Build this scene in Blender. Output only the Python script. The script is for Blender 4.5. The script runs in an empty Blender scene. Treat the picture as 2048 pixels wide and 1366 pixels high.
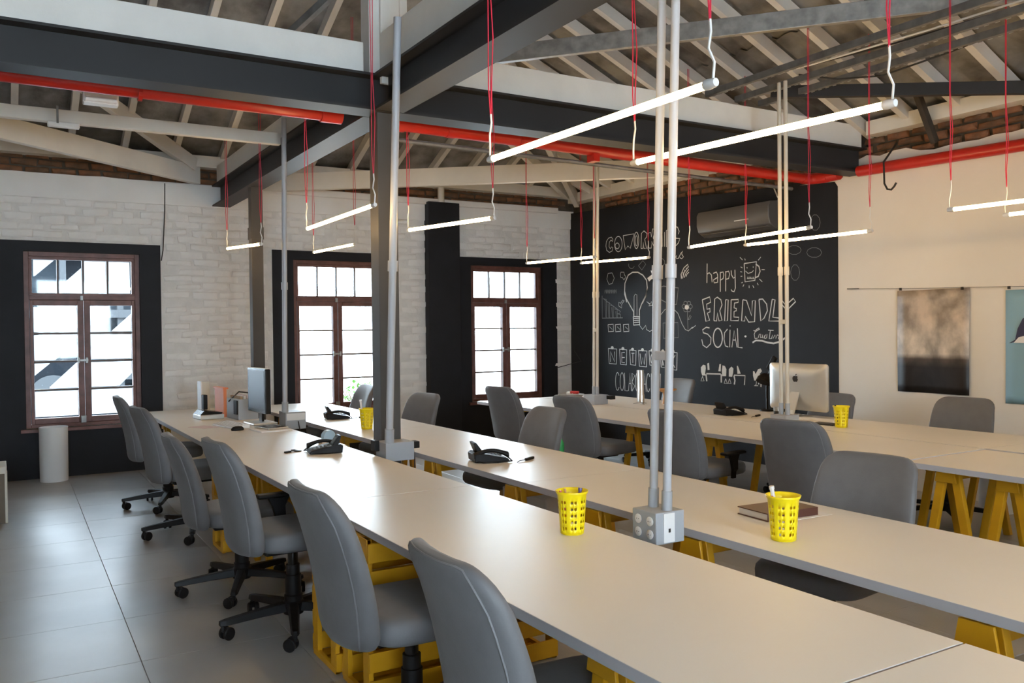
import bpy, bmesh, math, random
from mathutils import Vector, Matrix
random.seed(11)
S = bpy.context.scene
COL = S.collection

# ------------------------------------------------------------------ camera
YAW, PITCH, ROLL, FPX = 0.54056809, -0.01461899, -0.01143946, 1717.396
EYE = Vector((0, 0, 1.52))
def make_camera():
    sy, cy, sp, cp = math.sin(YAW), math.cos(YAW), math.sin(PITCH), math.cos(PITCH)
    fwd = Vector((sy*cp, cy*cp, sp)); right = Vector((cy, -sy, 0)); up = right.cross(fwd)
    r2 = math.cos(ROLL)*right + math.sin(ROLL)*up
    u2 = -math.sin(ROLL)*right + math.cos(ROLL)*up
    cam = bpy.data.cameras.new('camera'); o = bpy.data.objects.new('camera', cam); COL.objects.link(o)
    m = Matrix((r2, u2, -fwd)).transposed().to_4x4(); m.translation = EYE
    o.matrix_world = m
    cam.sensor_width = 36; cam.lens = FPX/2048*36; cam.clip_start = .05; cam.clip_end = 200
    S.camera = o
make_camera()

# ------------------------------------------------------------------ light
SKY = 36.0
w = bpy.data.worlds.new('sky'); S.world = w; w.use_nodes = True
nt = w.node_tree; nt.nodes.clear()
bg = nt.nodes.new('ShaderNodeBackground'); out = nt.nodes.new('ShaderNodeOutputWorld')
bg.inputs[0].default_value = (0.74, 0.87, 1.0, 1); bg.inputs[1].default_value = SKY
nt.links.new(bg.outputs[0], out.inputs[0])
TUBE_STRENGTH = 54.0
S.view_settings.view_transform = 'Standard'; S.view_settings.look = 'None'
S.view_settings.gamma = 1; S.view_settings.use_curve_mapping = False
S.view_settings.exposure = -0.2
S.cycles.max_bounces = 7; S.cycles.diffuse_bounces = 4; S.cycles.glossy_bounces = 3; S.cycles.transparent_max_bounces = 8; S.cycles.caustics_reflective = False; S.cycles.caustics_refractive = False

# ------------------------------------------------------------------ materials
M = {}
def mat(name, color, rough=.6, metal=0.0, spec=.5, noise=0.0, nscale=8.0, bump=0.0, bscale=30.0, color2=None, coat=0.0, sheen=0.0):
    m = bpy.data.materials.new(name); m.use_nodes = True; M[name] = m
    n = m.node_tree; b = n.nodes['Principled BSDF']
    b.inputs['Roughness'].default_value = rough; b.inputs['Metallic'].default_value = metal
    b.inputs['Specular IOR Level'].default_value = spec; b.inputs['Coat Weight'].default_value = coat
    b.inputs['Sheen Weight'].default_value = sheen
    c = (*color, 1); b.inputs['Base Color'].default_value = c
    if noise or bump:
        tc = n.nodes.new('ShaderNodeTexCoord')
    if noise:
        t = n.nodes.new('ShaderNodeTexNoise'); t.inputs['Scale'].default_value = nscale; t.inputs['Detail'].default_value = 6
        n.links.new(tc.outputs['Object'], t.inputs['Vector'])
        r = n.nodes.new('ShaderNodeMixRGB')
        r.inputs[1].default_value = c
        c2 = color2 or tuple(x*(1-noise) for x in color)
        r.inputs[2].default_value = (*c2, 1)
        cr = n.nodes.new('ShaderNodeMapRange'); cr.inputs[1].default_value = .35; cr.inputs[2].default_value = .68
        n.links.new(t.outputs[0], cr.inputs[0]); n.links.new(cr.outputs[0], r.inputs[0]); n.links.new(r.outputs[0], b.inputs['Base Color'])
    if bump:
        t2 = n.nodes.new('ShaderNodeTexNoise'); t2.inputs['Scale'].default_value = bscale; t2.inputs['Detail'].default_value = 5
        n.links.new(tc.outputs['Object'], t2.inputs['Vector'])
        bp = n.nodes.new('ShaderNodeBump'); bp.inputs['Strength'].default_value = bump; bp.inputs['Distance'].default_value = .02
        n.links.new(t2.outputs[0], bp.inputs['Height']); n.links.new(bp.outputs[0], b.inputs['Normal'])
    return m
def emit(name, color, strength):
    m = bpy.data.materials.new(name); m.use_nodes = True; M[name] = m
    n = m.node_tree; n.nodes.clear()
    e = n.nodes.new('ShaderNodeEmission'); o = n.nodes.new('ShaderNodeOutputMaterial')
    e.inputs[0].default_value = (*color, 1); e.inputs[1].default_value = strength
    n.links.new(e.outputs[0], o.inputs[0]); return m
mat('tile', (.44, .435, .425), .33, noise=.14, nscale=2.2, bump=.015, bscale=4, spec=.95)
mat('grout', (.24, .24, .24), .8)
mat('plaster_white', (.82, .81, .80), .75, noise=.06, nscale=3, bump=.12, bscale=18)
mat('plaster_cream', (.84, .80, .74), .7, noise=.04, nscale=2, bump=.05, bscale=14)
mat('brick_white', (.84, .83, .82), .7, noise=.10, nscale=5, bump=.75, bscale=11)
mat('mortar_white', (.76, .75, .74), .8, noise=.1, nscale=9, bump=.4, bscale=26)
mat('black_paint', (.013, .0145, .019), .62, spec=.25, noise=.2, nscale=4, bump=.06, bscale=12)
mat('brick_red', (.23, .105, .05), .85, noise=.6, nscale=7, bump=.6, bscale=25, color2=(.09, .06, .04))
mat('mortar_brown', (.10, .085, .07), .9, noise=.5, nscale=9, bump=.5, bscale=20)
mat('steel_lit', (.075, .07, .065), .5, spec=.25, noise=.15, nscale=3)  # beam steel made lighter, tube light on the columns put into the colour
mat('brick_orange', (.32, .13, .055), .85, noise=.5, nscale=6, bump=.6, bscale=25, color2=(.14, .08, .05))
mat('steel_grey', (.032, .032, .034), .5, spec=.25, noise=.1, nscale=3)
mat('timber_white', (.80, .79, .76), .6, noise=.1, nscale=3, bump=.08, bscale=16)
mat('timber_dark', (.05, .04, .032), .8, noise=.4, nscale=8, bump=.3, bscale=18)
mat('rafter_white', (.74, .72, .69), .65, noise=.12, nscale=4)
mat('fibre_cement', (.30, .295, .285), .9, noise=.65, nscale=3.2, bump=.35, bscale=16, color2=(.10, .095, .09))
mat('red_paint', (.52, .022, .012), .3, noise=.15, nscale=5)
mat('galvanised', (.46, .47, .47), .42, metal=.55, noise=.35, nscale=14)
mat('galv_dark', (.20, .20, .195), .5, metal=.4, noise=.35, nscale=10)
mat('conduit_grey', (.44, .46, .5), .35, spec=.5)
mat('box_grey', (.36, .38, .41), .5)
mat('laminate', (.82, .795, .75), .35, spec=.36, noise=.03, nscale=2)
mat('edge_band', (.50, .49, .52), .45)
mat('chair_fabric', (.135, .135, .141), .62, noise=.10, nscale=14, bump=.05, bscale=160, sheen=.08)
mat('chair_piping', (.175, .177, .185), .6)
mat('black_plastic', (.008, .008, .009), .5, spec=.22)
mat('black_gloss', (.008, .008, .009), .25, spec=.35)
mat('chrome', (.6, .6, .6), .2, metal=1)
mat('yellow_paint', (.66, .33, .008), .42, noise=.14, nscale=6, bump=.05, bscale=20)
mat('yellow_plastic', (.90, .72, .004), .34)
mat('window_wood', (.17, .065, .05), .45, noise=.4, nscale=9, bump=.08, bscale=30)
mat('muntin_paint', (.10, .07, .06), .5)
mat('white_plastic', (.78, .78, .78), .35)
mat('ivory', (.62, .58, .5), .5)
mat('aluminium', (.72, .72, .70), .34, metal=.75)
mat('chalk', (.70, .71, .72), .9)
mat('chalk_dim', (.27, .275, .28), .9)
mat('chalk_figure', (.78, .79, .79), .9)
mat('paper', (.82, .82, .82), .7)
mat('paper_pink', (.75, .62, .64), .7)
mat('book_cover', (.085, .03, .022), .4)
mat('card', (.40, .28, .17), .8)
mat('card_brown', (.15, .12, .09), .8)
mat('wood_light', (.55, .28, .09), .5, noise=.2, nscale=12)
mat('red_cord', (.62, .025, .06), .5)
mat('cord_white', (.8, .79, .76), .5)
mat('cable_dark', (.02, .02, .02), .6)
mat('ac_body', (.10, .092, .085), .45)
mat('blue_plastic', (.35, .5, .62), .4)
mat('green_plastic', (.02, .35, .09), .4)
mat('pen_violet', (.09, .06, .3), .4); mat('pen_red', (.5, .03, .03), .4)
mat('grey_fabric_dark', (.05, .05, .052), .7)
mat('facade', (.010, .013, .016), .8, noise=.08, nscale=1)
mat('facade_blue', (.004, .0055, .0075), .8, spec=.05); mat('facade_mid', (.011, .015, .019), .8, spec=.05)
mat('street', (.35, .35, .35), .9)
mat('leaf', (.09, .22, .035), .5, noise=.4, nscale=9)
mat('stem_brown', (.12, .08, .05), .8)
mat('navy_print', (.03, .035, .09), .6)
mat('sky_print', (.26, .46, .58), .55, noise=.1, nscale=2)
mat('keypad_grey', (.16, .17, .19), .6, spec=.2)
emit('tube_glow', (1.0, .67, .31), TUBE_STRENGTH)
def screen_mat():
    m = mat('screen', (.015, .016, .018), .28, spec=.3); return m
screen_mat()
def film_mat():
    m = bpy.data.materials.new('frosted_film'); m.use_nodes = True; M['frosted_film'] = m
    n = m.node_tree; n.nodes.clear()
    t = n.nodes.new('ShaderNodeBsdfTranslucent'); d = n.nodes.new('ShaderNodeBsdfDiffuse'); x = n.nodes.new('ShaderNodeMixShader'); o = n.nodes.new('ShaderNodeOutputMaterial')
    t.inputs[0].default_value = (.93, .95, .97, 1); d.inputs[0].default_value = (.85, .85, .85, 1); x.inputs[0].default_value = .08
    n.links.new(t.outputs[0], x.inputs[1]); n.links.new(d.outputs[0], x.inputs[2]); n.links.new(x.outputs[0], o.inputs[0])
film_mat()
def glass_mat():
    m = bpy.data.materials.new('glass'); m.use_nodes = True; M['glass'] = m
    n = m.node_tree; n.nodes.clear()
    t = n.nodes.new('ShaderNodeBsdfTransparent'); g = n.nodes.new('ShaderNodeBsdfGlossy'); x = n.nodes.new('ShaderNodeMixShader'); o = n.nodes.new('ShaderNodeOutputMaterial')
    f = n.nodes.new('ShaderNodeFresnel'); f.inputs[0].default_value = 1.45
    t.inputs[0].default_value = (.96, .98, .98, 1); g.inputs['Roughness'].default_value = .03
    n.links.new(f.outputs[0], x.inputs[0]); n.links.new(t.outputs[0], x.inputs[1]); n.links.new(g.outputs[0], x.inputs[2]); n.links.new(x.outputs[0], o.inputs[0])
glass_mat()
def poster_mat():
    # generic sepia cloud print: pale clouds over a dark lower band
    m = mat('sepia_print', (.4, .33, .27), .45); n = m.node_tree; b = n.nodes['Principled BSDF']
    tc = n.nodes.new('ShaderNodeTexCoord'); sp = n.nodes.new('ShaderNodeSeparateXYZ'); n.links.new(tc.outputs['Generated'], sp.inputs[0])
    r = n.nodes.new('ShaderNodeValToRGB'); e = r.color_ramp.elements
    e[0].position = .0; e[0].color = (.012, .009, .009, 1); e[1].position = 1.0; e[1].color = (.52, .42, .33, 1)
    for p, c in ((.25, (.016, .012, .012, 1)), (.33, (.10, .075, .055, 1)), (.38, (.66, .57, .48, 1)), (.55, (.70, .60, .50, 1)), (.75, (.60, .48, .38, 1))):
        k = e.new(p); k.color = c
    n.links.new(sp.outputs[2], r.inputs[0])
    t = n.nodes.new('ShaderNodeTexNoise'); t.inputs['Scale'].default_value = 4; t.inputs['Detail'].default_value = 5
    n.links.new(tc.outputs['Generated'], t.inputs[0])
    mr = n.nodes.new('ShaderNodeMapRange'); mr.inputs[1].default_value = .35; mr.inputs[2].default_value = .65; mr.inputs[3].default_value = .45; mr.inputs[4].default_value = 1.1
    n.links.new(t.outputs[0], mr.inputs[0])
    mx = n.nodes.new('ShaderNodeMixRGB'); mx.blend_type = 'MULTIPLY'; mx.inputs[0].default_value = 1
    n.links.new(r.outputs[0], mx.inputs[1]); n.links.new(mr.outputs[0], mx.inputs[2]); n.links.new(mx.outputs[0], b.inputs['Base Color'])
poster_mat()

# ------------------------------------------------------------------ mesh helpers
class MB:
    def __init__(s): s.v = []; s.f = []
    def add(s, vs, fs):
        k = len(s.v); s.v += [tuple(v) for v in vs]; s.f += [tuple(i+k for i in f) for f in fs]; return s
    def box(s, c, d, rot=None):
        x, y, z = (q/2 for q in d); c = Vector(c)
        P = [Vector(p) for p in ((-x,-y,-z),(x,-y,-z),(x,y,-z),(-x,y,-z),(-x,-y,z),(x,-y,z),(x,y,z),(-x,y,z))]
        if rot is not None: P = [rot @ p for p in P]
        return s.add([c+p for p in P], [(3,2,1,0),(4,5,6,7),(0,1,5,4),(1,2,6,5),(2,3,7,6),(3,0,4,7)])
    def bb(s, a, b):
        return s.box([(p+q)/2 for p, q in zip(a, b)], [abs(q-p) for p, q in zip(a, b)])
    def bar(s, p, q, wd, ht, up=(0,0,1)):
        p, q = Vector(p), Vector(q); d = (q-p).normalized(); u = Vector(up)
        sd = d.cross(u).normalized(); u = sd.cross(d)
        a, b = sd*wd/2, u*ht/2
        return s.add([p-a-b, p+a-b, p+a+b, p-a+b, q-a-b, q+a-b, q+a+b, q-a+b], [(0,1,2,3),(7,6,5,4),(0,4,5,1),(1,5,6,2),(2,6,7,3),(3,7,4,0)])
    def tube(s, path, r, n=8, cap=True):
        path = [Vector(p) for p in path]; rings = []
        prev = None
        for i, p in enumerate(path):
            d = (path[min(i+1, len(path)-1)]-path[max(i-1, 0)]).normalized()
            if prev is None:
                u = Vector((0,0,1)) if abs(d.z) < .9 else Vector((1,0,0))
            else: u = prev
            a = d.cross(u).normalized(); u = a.cross(d).normalized(); prev = u
            rr = r[i] if isinstance(r, (list, tuple)) else r
            rings.append([p+(a*math.cos(2*math.pi*k/n)+u*math.sin(2*math.pi*k/n))*rr for k in range(n)])
        vs = [v for R in rings for v in R]; fs = []
        for i in range(len(rings)-1):
            for k in range(n):
                j = (k+1) % n; fs.append((i*n+k, i*n+j, (i+1)*n+j, (i+1)*n+k))
        if cap: fs += [tuple(reversed(range(n))), tuple((len(rings)-1)*n+k for k in range(n))]
        return s.add(vs, fs)
    def lathe(s, prof, n=24, c=(0,0,0), close=False):
        c = Vector(c); vs = []; fs = []
        for r, z in prof: vs += [c+Vector((r*math.cos(2*math.pi*k/n), r*math.sin(2*math.pi*k/n), z)) for k in range(n)]
        for i in range(len(prof)-1):
            for k in range(n):
                j = (k+1) % n; fs.append((i*n+k, i*n+j, (i+1)*n+j, (i+1)*n+k))
        fs.append(tuple(reversed(range(n)))); fs.append(tuple((len(prof)-1)*n+k for k in range(n)))
        return s.add(vs, fs)
    def prism(s, poly, fn, t0, t1):
        """poly: 2D points; fn(a,b,t) -> 3D"""
        n = len(poly); vs = [fn(a, b, t0) for a, b in poly]+[fn(a, b, t1) for a, b in poly]
        return s.add(vs, [tuple(reversed(range(n))), tuple(range(n, 2*n))]+[(i, (i+1) % n, n+(i+1) % n, n+i) for i in range(n)])
    def loft(s, rings, cap=True):
        n = len(rings[0]); vs = [p for R in rings for p in R]; fs = []
        for i in range(len(rings)-1):
            for k in range(n):
                j = (k+1) % n; fs.append((i*n+k, i*n+j, (i+1)*n+j, (i+1)*n+k))
        if cap: fs += [tuple(reversed(range(n))), tuple((len(rings)-1)*n+k for k in range(n))]
        return s.add(vs, fs)
    def build(s, name, m, parent=None, smooth=False, bevel=0, origin=None):
        me = bpy.data.meshes.new(name)
        vs = s.v
        if origin is not None: vs = [tuple(Vector(v)-Vector(origin)) for v in vs]
        me.from_pydata(vs, [], s.f); me.materials.append(M[m])
        bm = bmesh.new(); bm.from_mesh(me); bmesh.ops.recalc_face_normals(bm, faces=bm.faces); bm.to_mesh(me); bm.free()
        if smooth:
            me.polygons.foreach_set('use_smooth', [True]*len(me.polygons))
            if smooth != 'all': me.set_sharp_from_angle(angle=math.radians(smooth if smooth is not True else 40))
        o = bpy.data.objects.new(name, me); COL.objects.link(o)
        if origin is not None: o.location = origin
        if parent is not None: o.parent = parent
        if bevel:
            b = o.modifiers.new('bevel', 'BEVEL'); b.width = bevel; b.segments = 2; b.limit_method = 'ANGLE'; b.angle_limit = math.radians(40)
        return o
def inst(name, me, parent, loc, rot=None, scale=None):
    o = bpy.data.objects.new(name, me); COL.objects.link(o); o.parent = parent; o.location = loc
    if rot is not None: o.rotation_euler = rot
    if scale is not None: o.scale = scale
    return o
def thing(name, label, cat, loc=(0,0,0), rz=0, group=None, kind=None):
    o = bpy.data.objects.new(name, None); COL.objects.link(o); o.location = loc; o.rotation_euler = (0,0,rz); o.empty_display_size = .1
    return tag(o, label, cat, group, kind)
def tag(o, label=None, cat=None, group=None, kind=None):
    if label: o['label'] = label
    if cat: o['category'] = cat
    if group: o['group'] = group
    if kind: o['kind'] = kind
    return o
def dup(root, loc, rz, label, group=None):
    r = root.copy(); COL.objects.link(r); r.location = loc; r.rotation_euler = (0,0,rz); r['label'] = label
    if group: r['group'] = group
    for ch in list(root.children):
        c = ch.copy(); COL.objects.link(c); c.parent = r
        for g in list(ch.children):
            d = g.copy(); COL.objects.link(d); d.parent = c
    return r
YW, XW = 10.31, 7.20
DESK = .705
CHALK = {
'app_squares': [(12,9420,1564,9303,1568,9296,1473,9412,1467,9420,1564),(12,9259,1562,9145,1567,9138,1473,9251,1466,9259,1562),(12,9084,1561,8973,1565,8966,1472,9077,1466,9084,1561),(6,9388,1536,9325,1497),(6,9219,1535,9158,1496),(6,9045,1533,8986,1496)],
'arrow': [(7,9126,2264,9063,2260,9048,2220,9017,2194,9065,2157,9095,2193,9127,2190,9139,2225,9126,2264),(7,9061,1879,9117,1832,9117,1783,9180,1814,9179,1863,9140,1847,9092,1890,9061,1879),(7,8602,1854,8530,1818,8508,1851,8487,1803,8559,1796,8537,1814,8602,1854)],
'arrow_solid': [(-1,8583,2154,8489,2196,8517,2249,8404,2218,8426,2145,8468,2153,8548,2110)],
'bar_chart': [(10,9548,1966,9550,1655,9095,1652),(9,9514,1921,9454,1912,9453,1659),(9,9442,1874,9382,1865,9380,1657),(9,9361,1827,9303,1819,9300,1656),(9,9273,1776,9215,1768,9212,1654),(9,9204,1709,9146,1701,9142,1653),(7,9481,1897,9471,1664),(7,9415,1854,9404,1663),(7,9333,1801,9321,1662),(7,9245,1744,9233,1660),(8,9527,1927,9137,1734,9190,1703)],
'bulb': [(12,9007,1857,9052,1966,9042,2112,8971,2215,8879,2248,8773,2242,8670,2197,8598,2127,8585,2032,8616,1920,8690,1828),(12,9047,2001,9014,1903,8931,1804,8865,1728,8866,1675),(12,8592,2002,8617,1930,8699,1829,8746,1746,8747,1673),(12,8874,1665,8742,1662,8744,1557,8868,1553,8874,1665),(8,8866,1638,8747,1642),(8,8867,1611,8748,1616),(8,8867,1585,8748,1590),(6,8858,1675,8854,1929,8828,1959,8796,1948,8796,1674)],
'cloud_doodle': [(4,6117,2307,6134,2281,6180,2267,6237,2272,6284,2293,6301,2322,6283,2349,6236,2362,6179,2357,6134,2336,6117,2307),(4,5858,2259,5876,2231,5923,2216,5981,2221,6028,2243,6046,2275,6028,2304,5980,2318,5922,2313,5876,2291,5858,2259),(4,6138,2074,6150,2026,6179,1997,6216,1999,6246,2031,6257,2082,6245,2130,6215,2159,6178,2156,6149,2124,6138,2074),(4,5875,2565,5887,2519,5918,2492,5957,2497,5988,2530,5999,2579,5987,2626,5955,2652,5917,2647,5886,2614,5875,2565)],
'desk_worker_doodle': [(16,7524,965,7290,970),(20,7530,957,7518,875),(20,7280,967,7281,871),(14,7080,964,6911,967,6922,860),(18,7080,961,7066,903,7077,859),(16,6673,949,6679,851),(14,6710,948,6711,878),(8,7588,932,7616,874,7562,877,7588,932),(8,7210,919,7236,863,7186,865,7210,919),(8,7150,921,7176,865,7126,868,7150,921),(8,6743,911,6748,876,6776,860,6720,863)],
'desk_worker_figure': [(-1,7614,1037,7576,1069,7539,1062,7534,1025,7545,972,7540,942,7594,940,7613,984),(-1,7507,1086,7480,1094,7471,1012,7502,1007),(-1,7309,1084,7284,1086,7290,1000,7326,1002),(-1,7259,1071,7224,1065,7199,1029,7205,948,7265,946,7270,1012),(-1,7159,1030,7119,1061,7089,1040,7095,989,7110,945,7160,946),(-1,7035,1070,7021,1074,6978,986,7027,981),(-1,6793,1022,6774,1022,6756,988,6718,1045,6682,1054,6664,1026,6701,990,6646,982,6646,950,6701,969,6710,920,6775,917,6793,972)],
'document_doodle': [(7,8286,1573,8010,1575,8005,1391,8281,1380,8286,1573),(7,8242,2332,8253,2309,8281,2292,8323,2284,8370,2287,8412,2301,8441,2322,8451,2347,8441,2371,8411,2388,8368,2395,8322,2392,8280,2378,8252,2357,8242,2332),(7,8843,2325,8856,2310,8875,2300,8898,2298,8921,2302,8942,2313,8956,2329,8961,2348,8957,2366),(7,8757,2326,8668,2386,8610,2335,8691,2265,8757,2326)],
'doodle_line': [(7,8744,1547,8688,1494,8622,1546,8607,1493,8544,1467,8449,1503,8354,1655,8246,1744,8096,1750,8009,1688,7938,1559,7882,1490,7825,1470,7754,1518,7768,1499,7698,1537)],
'dot': [(-1,6886,1407,6890,1399,6900,1395,6911,1398,6917,1405,6914,1414,6904,1418,6893,1417,6886,1410)],
'feather': [(8,7942,2165,7941,2153,7939,2142,7938,2130,7937,2118),(8,7913,2191,7912,2181,7910,2171,7909,2162,7907,2152),(8,7884,2216,7883,2208,7881,2201,7880,2193,7878,2186),(8,7856,2241,7854,2236,7853,2230,7851,2225,7850,2219),(8,7827,2266,7825,2263,7824,2259,7822,2256,7821,2253),(9,7943,2109,7949,2163,7896,2240,7824,2280),(9,7921,2112,7890,2186,7812,2252),(9,7891,2120,7858,2175,7812,2217),(9,7858,2131,7838,2165,7806,2181)],
'flower': [(7,7753,1765,7759,1751,7774,1743,7793,1743,7809,1753,7814,1767,7808,1781,7793,1790,7774,1789,7758,1780,7753,1765),(7,7783,1726,7789,1712,7804,1703,7823,1704,7839,1713,7845,1727,7838,1742,7823,1750,7804,1749,7788,1740,7783,1726),(7,7842,1727,7848,1713,7864,1705,7883,1705,7899,1714,7904,1729,7898,1743,7882,1752,7863,1751,7848,1742,7842,1727),(7,7871,1769,7877,1754,7893,1746,7913,1746,7928,1756,7934,1770,7928,1785,7912,1793,7892,1793,7877,1783,7871,1769),(7,7841,1808,7847,1794,7863,1786,7882,1786,7898,1796,7903,1810,7897,1825,7881,1833,7862,1832,7847,1823,7841,1808),(7,7782,1807,7788,1792,7803,1784,7822,1785,7838,1794,7844,1809,7838,1823,7822,1831,7803,1830,7787,1821,7782,1807),(7,7843,1724,7832,1480),(7,7831,1607,7795,1664,7774,1645,7795,1616,7831,1607)],
'flower_centre': [(-1,7813,1757,7820,1741,7837,1731,7859,1730,7878,1739,7887,1755,7883,1773,7867,1785,7846,1787,7826,1780,7814,1765)],
'hexagon_badge': [(7,9407,2266,9317,2266,9270,2193,9320,2121,9393,2115,9436,2188,9407,2266)],
'lettering_colaboracion': [(8,9187,873,9198,899,9212,913,9227,913,9242,898,9254,870,9262,834,9265,792,9263,751,9256,715,9245,688,9231,675,9216,676,9201,691,9189,718),(8,9082,798,9086,752,9096,712,9109,686,9125,676,9141,684,9154,709,9163,748,9165,794,9161,841,9152,880,9138,907,9122,917,9106,908,9093,882,9085,844,9082,798),(8,9067,917,9063,676,9002,679),(8,8988,678,8954,920,8927,681),(8,8975,777,8938,779),(8,8914,679,8910,920,8854,890,8912,800,8856,749,8914,679),(8,8769,805,8773,759,8781,720,8793,693,8807,683,8821,692,8833,717,8840,755,8842,801,8839,847,8830,886,8818,913,8804,923,8790,914,8779,889,8771,850,8769,805),(8,8761,683,8758,923,8687,884,8760,803,8689,687),(8,8683,685,8650,925,8625,688),(8,8670,784,8635,786),(8,8554,885,8563,912,8574,925,8586,925,8598,910,8607,883,8614,847,8617,806,8615,765,8610,730,8601,704,8589,690,8577,691,8565,706,8556,733),(8,8523,928,8526,690),(8,8422,812,8426,767,8434,728,8447,702,8461,692,8476,700,8488,725,8495,763,8498,809,8494,854,8485,893,8473,920,8458,929,8444,921,8432,896,8425,857,8422,812),(8,8413,692,8410,929,8345,696,8342,932)],
'lettering_coworking': [(8,9294,2721,9326,2753,9391,2745,9438,2704,9450,2645,9435,2584,9375,2549,9313,2563,9296,2612,9328,2619,9353,2597,9380,2629,9372,2688,9335,2715,9302,2692,9294,2721),(8,9093,2638,9098,2607,9110,2579,9128,2558,9151,2545,9177,2542,9202,2549,9225,2566,9243,2591,9254,2620,9258,2653,9253,2685,9241,2712,9222,2733,9199,2746,9173,2748,9148,2741,9126,2724,9108,2700,9097,2670,9093,2638),(8,9155,2619,9161,2600,9178,2587,9200,2584,9222,2591,9238,2607,9244,2627,9238,2646,9221,2659,9199,2662,9177,2655,9161,2639,9155,2619),(8,9071,2748,8841,2749,8923,2565,8973,2603,9027,2554,9071,2748),(8,8746,2654,8750,2618,8759,2587,8772,2564,8787,2553,8804,2554,8819,2568,8832,2593,8840,2626,8842,2663,8839,2700,8830,2731,8817,2754,8801,2765,8784,2763,8769,2749,8757,2724,8749,2691,8746,2654),(7,8770,2652,8773,2623,8780,2600,8790,2588,8800,2589,8810,2603,8816,2627,8818,2656,8815,2685,8808,2708,8799,2720,8788,2718,8779,2705,8772,2681,8770,2652),(8,8702,2546,8692,2739,8640,2767,8582,2728,8590,2682,8627,2657,8592,2536,8643,2541,8657,2622,8665,2542,8702,2546),(8,8549,2537,8561,2726,8510,2735,8497,2673,8467,2777,8420,2753,8461,2660,8392,2561,8435,2527,8490,2616,8499,2533,8549,2537),(8,8244,2712,8246,2529),(8,8334,2730,8292,2731,8288,2533,8329,2532,8334,2730),(8,8209,2727,8182,2733,8130,2582,8128,2736,8094,2737,8097,2534,8130,2528,8183,2660,8182,2524,8212,2522,8209,2727),(8,7989,2659,7975,2693,8001,2745,8047,2759,8074,2704,8076,2587,8043,2516,7990,2552,7963,2603,8036,2614),(8,8079,2352,8059,2358,8025,2402,8026,2361,7992,2363,7946,2422,7913,2446,7933,2412,7901,2374,7933,2354,7966,2370)],
'lettering_criativo': [(7,6781,1472,6744,1464,6691,1488,6701,1500,6744,1480,6771,1431,6761,1383,6723,1387),(7,6713,1391,6697,1431,6675,1431,6681,1391,6655,1399,6649,1427,6652,1391,6629,1391,6607,1427,6628,1407,6618,1383,6592,1391,6587,1431),(7,6571,1475,6494,1471),(7,6540,1471,6556,1380,6525,1384,6510,1423,6505,1384,6474,1423,6464,1384,6444,1423,6418,1419,6429,1384,6394,1388,6383,1419),(14,6797,1338,6745,1363,6660,1359,6577,1340,6495,1332,6414,1349,6334,1392)],
'lettering_friendly': [(10,7583,1840,7457,1870,7443,1806,7510,1786,7505,1726,7456,1733,7454,1694,7499,1682,7464,1595,7524,1583,7583,1840),(10,7392,1590,7377,1842,7335,1862,7277,1830,7260,1770,7296,1703,7262,1592,7309,1585,7335,1679,7348,1585,7392,1590),(10,7201,1827,7161,1826,7175,1587,7221,1583,7201,1827),(10,7115,1824,7004,1824,7008,1791,7064,1785,7071,1731,7035,1722,7037,1697,7071,1690,7074,1627,6999,1622,7005,1585,7123,1586,7115,1824),(10,6936,1818,6881,1808,6807,1635,6794,1801,6751,1803,6764,1569,6851,1566,6902,1632,6911,1579,6958,1580,6936,1818),(10,6698,1814,6646,1816,6589,1758,6579,1686,6627,1607,6674,1576,6698,1814),(10,6511,1807,6471,1802,6503,1613,6412,1604,6410,1572,6560,1574,6511,1807),(10,6405,1772,6375,1790,6326,1738,6223,1808,6194,1773,6287,1702,6293,1578,6332,1579,6331,1703,6405,1772)],
'lettering_happy': [(9,7496,2264,7503,2036),(9,7500,2139,7463,2154,7427,2126,7416,2040),(9,7397,2142,7344,2155,7326,2120,7327,2035,7381,2030,7395,2065,7330,2091),(9,7282,2152,7285,1923),(9,7282,2143,7238,2149,7227,2114,7239,2073,7280,2058),(9,7197,2155,7200,1924),(9,7198,2146,7151,2152,7135,2117,7152,2068,7195,2062),(9,7111,2158,7106,2107,7078,2068,7053,2079),(9,7053,2162,7048,1954,7069,1914,7103,1924,7114,1941)],
'lettering_network': [(10,9419,1238,9232,1232,9244,1028,9401,1032,9419,1238),(9,9372,1055,9370,1195,9281,1057,9279,1196),(10,9171,1231,9016,1224,9027,1023,9153,1028,9171,1231),(9,9061,1189,9123,1188,9125,1051,9063,1053),(9,9124,1120,9062,1121),(10,8956,1223,8823,1217,8834,1024,8939,1029,8956,1223),(9,8918,1181,8858,1182),(9,8890,1182,8892,1052),(10,8773,1221,8603,1215,8614,1010,8757,1014,8773,1221),(9,8741,1179,8717,1036,8689,1128,8660,1038,8632,1181),(10,8563,1219,8429,1213,8440,1031,8547,1036,8563,1219),(9,8463,1119,8467,1093,8477,1072,8491,1060,8506,1059,8519,1070,8528,1091,8531,1117,8527,1144,8518,1165,8504,1177,8489,1177,8476,1166,8466,1145,8463,1119),(10,8344,1212,8238,1206,8248,1011,8328,1017,8344,1212),(9,8304,1038,8302,1172,8278,1157,8278,1122,8303,1106,8279,1039),(10,8170,1210,8030,1204,8040,988,8155,992,8170,1210),(9,8129,1171,8131,1013),(9,8068,1172,8130,1092,8070,1015)],
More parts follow.
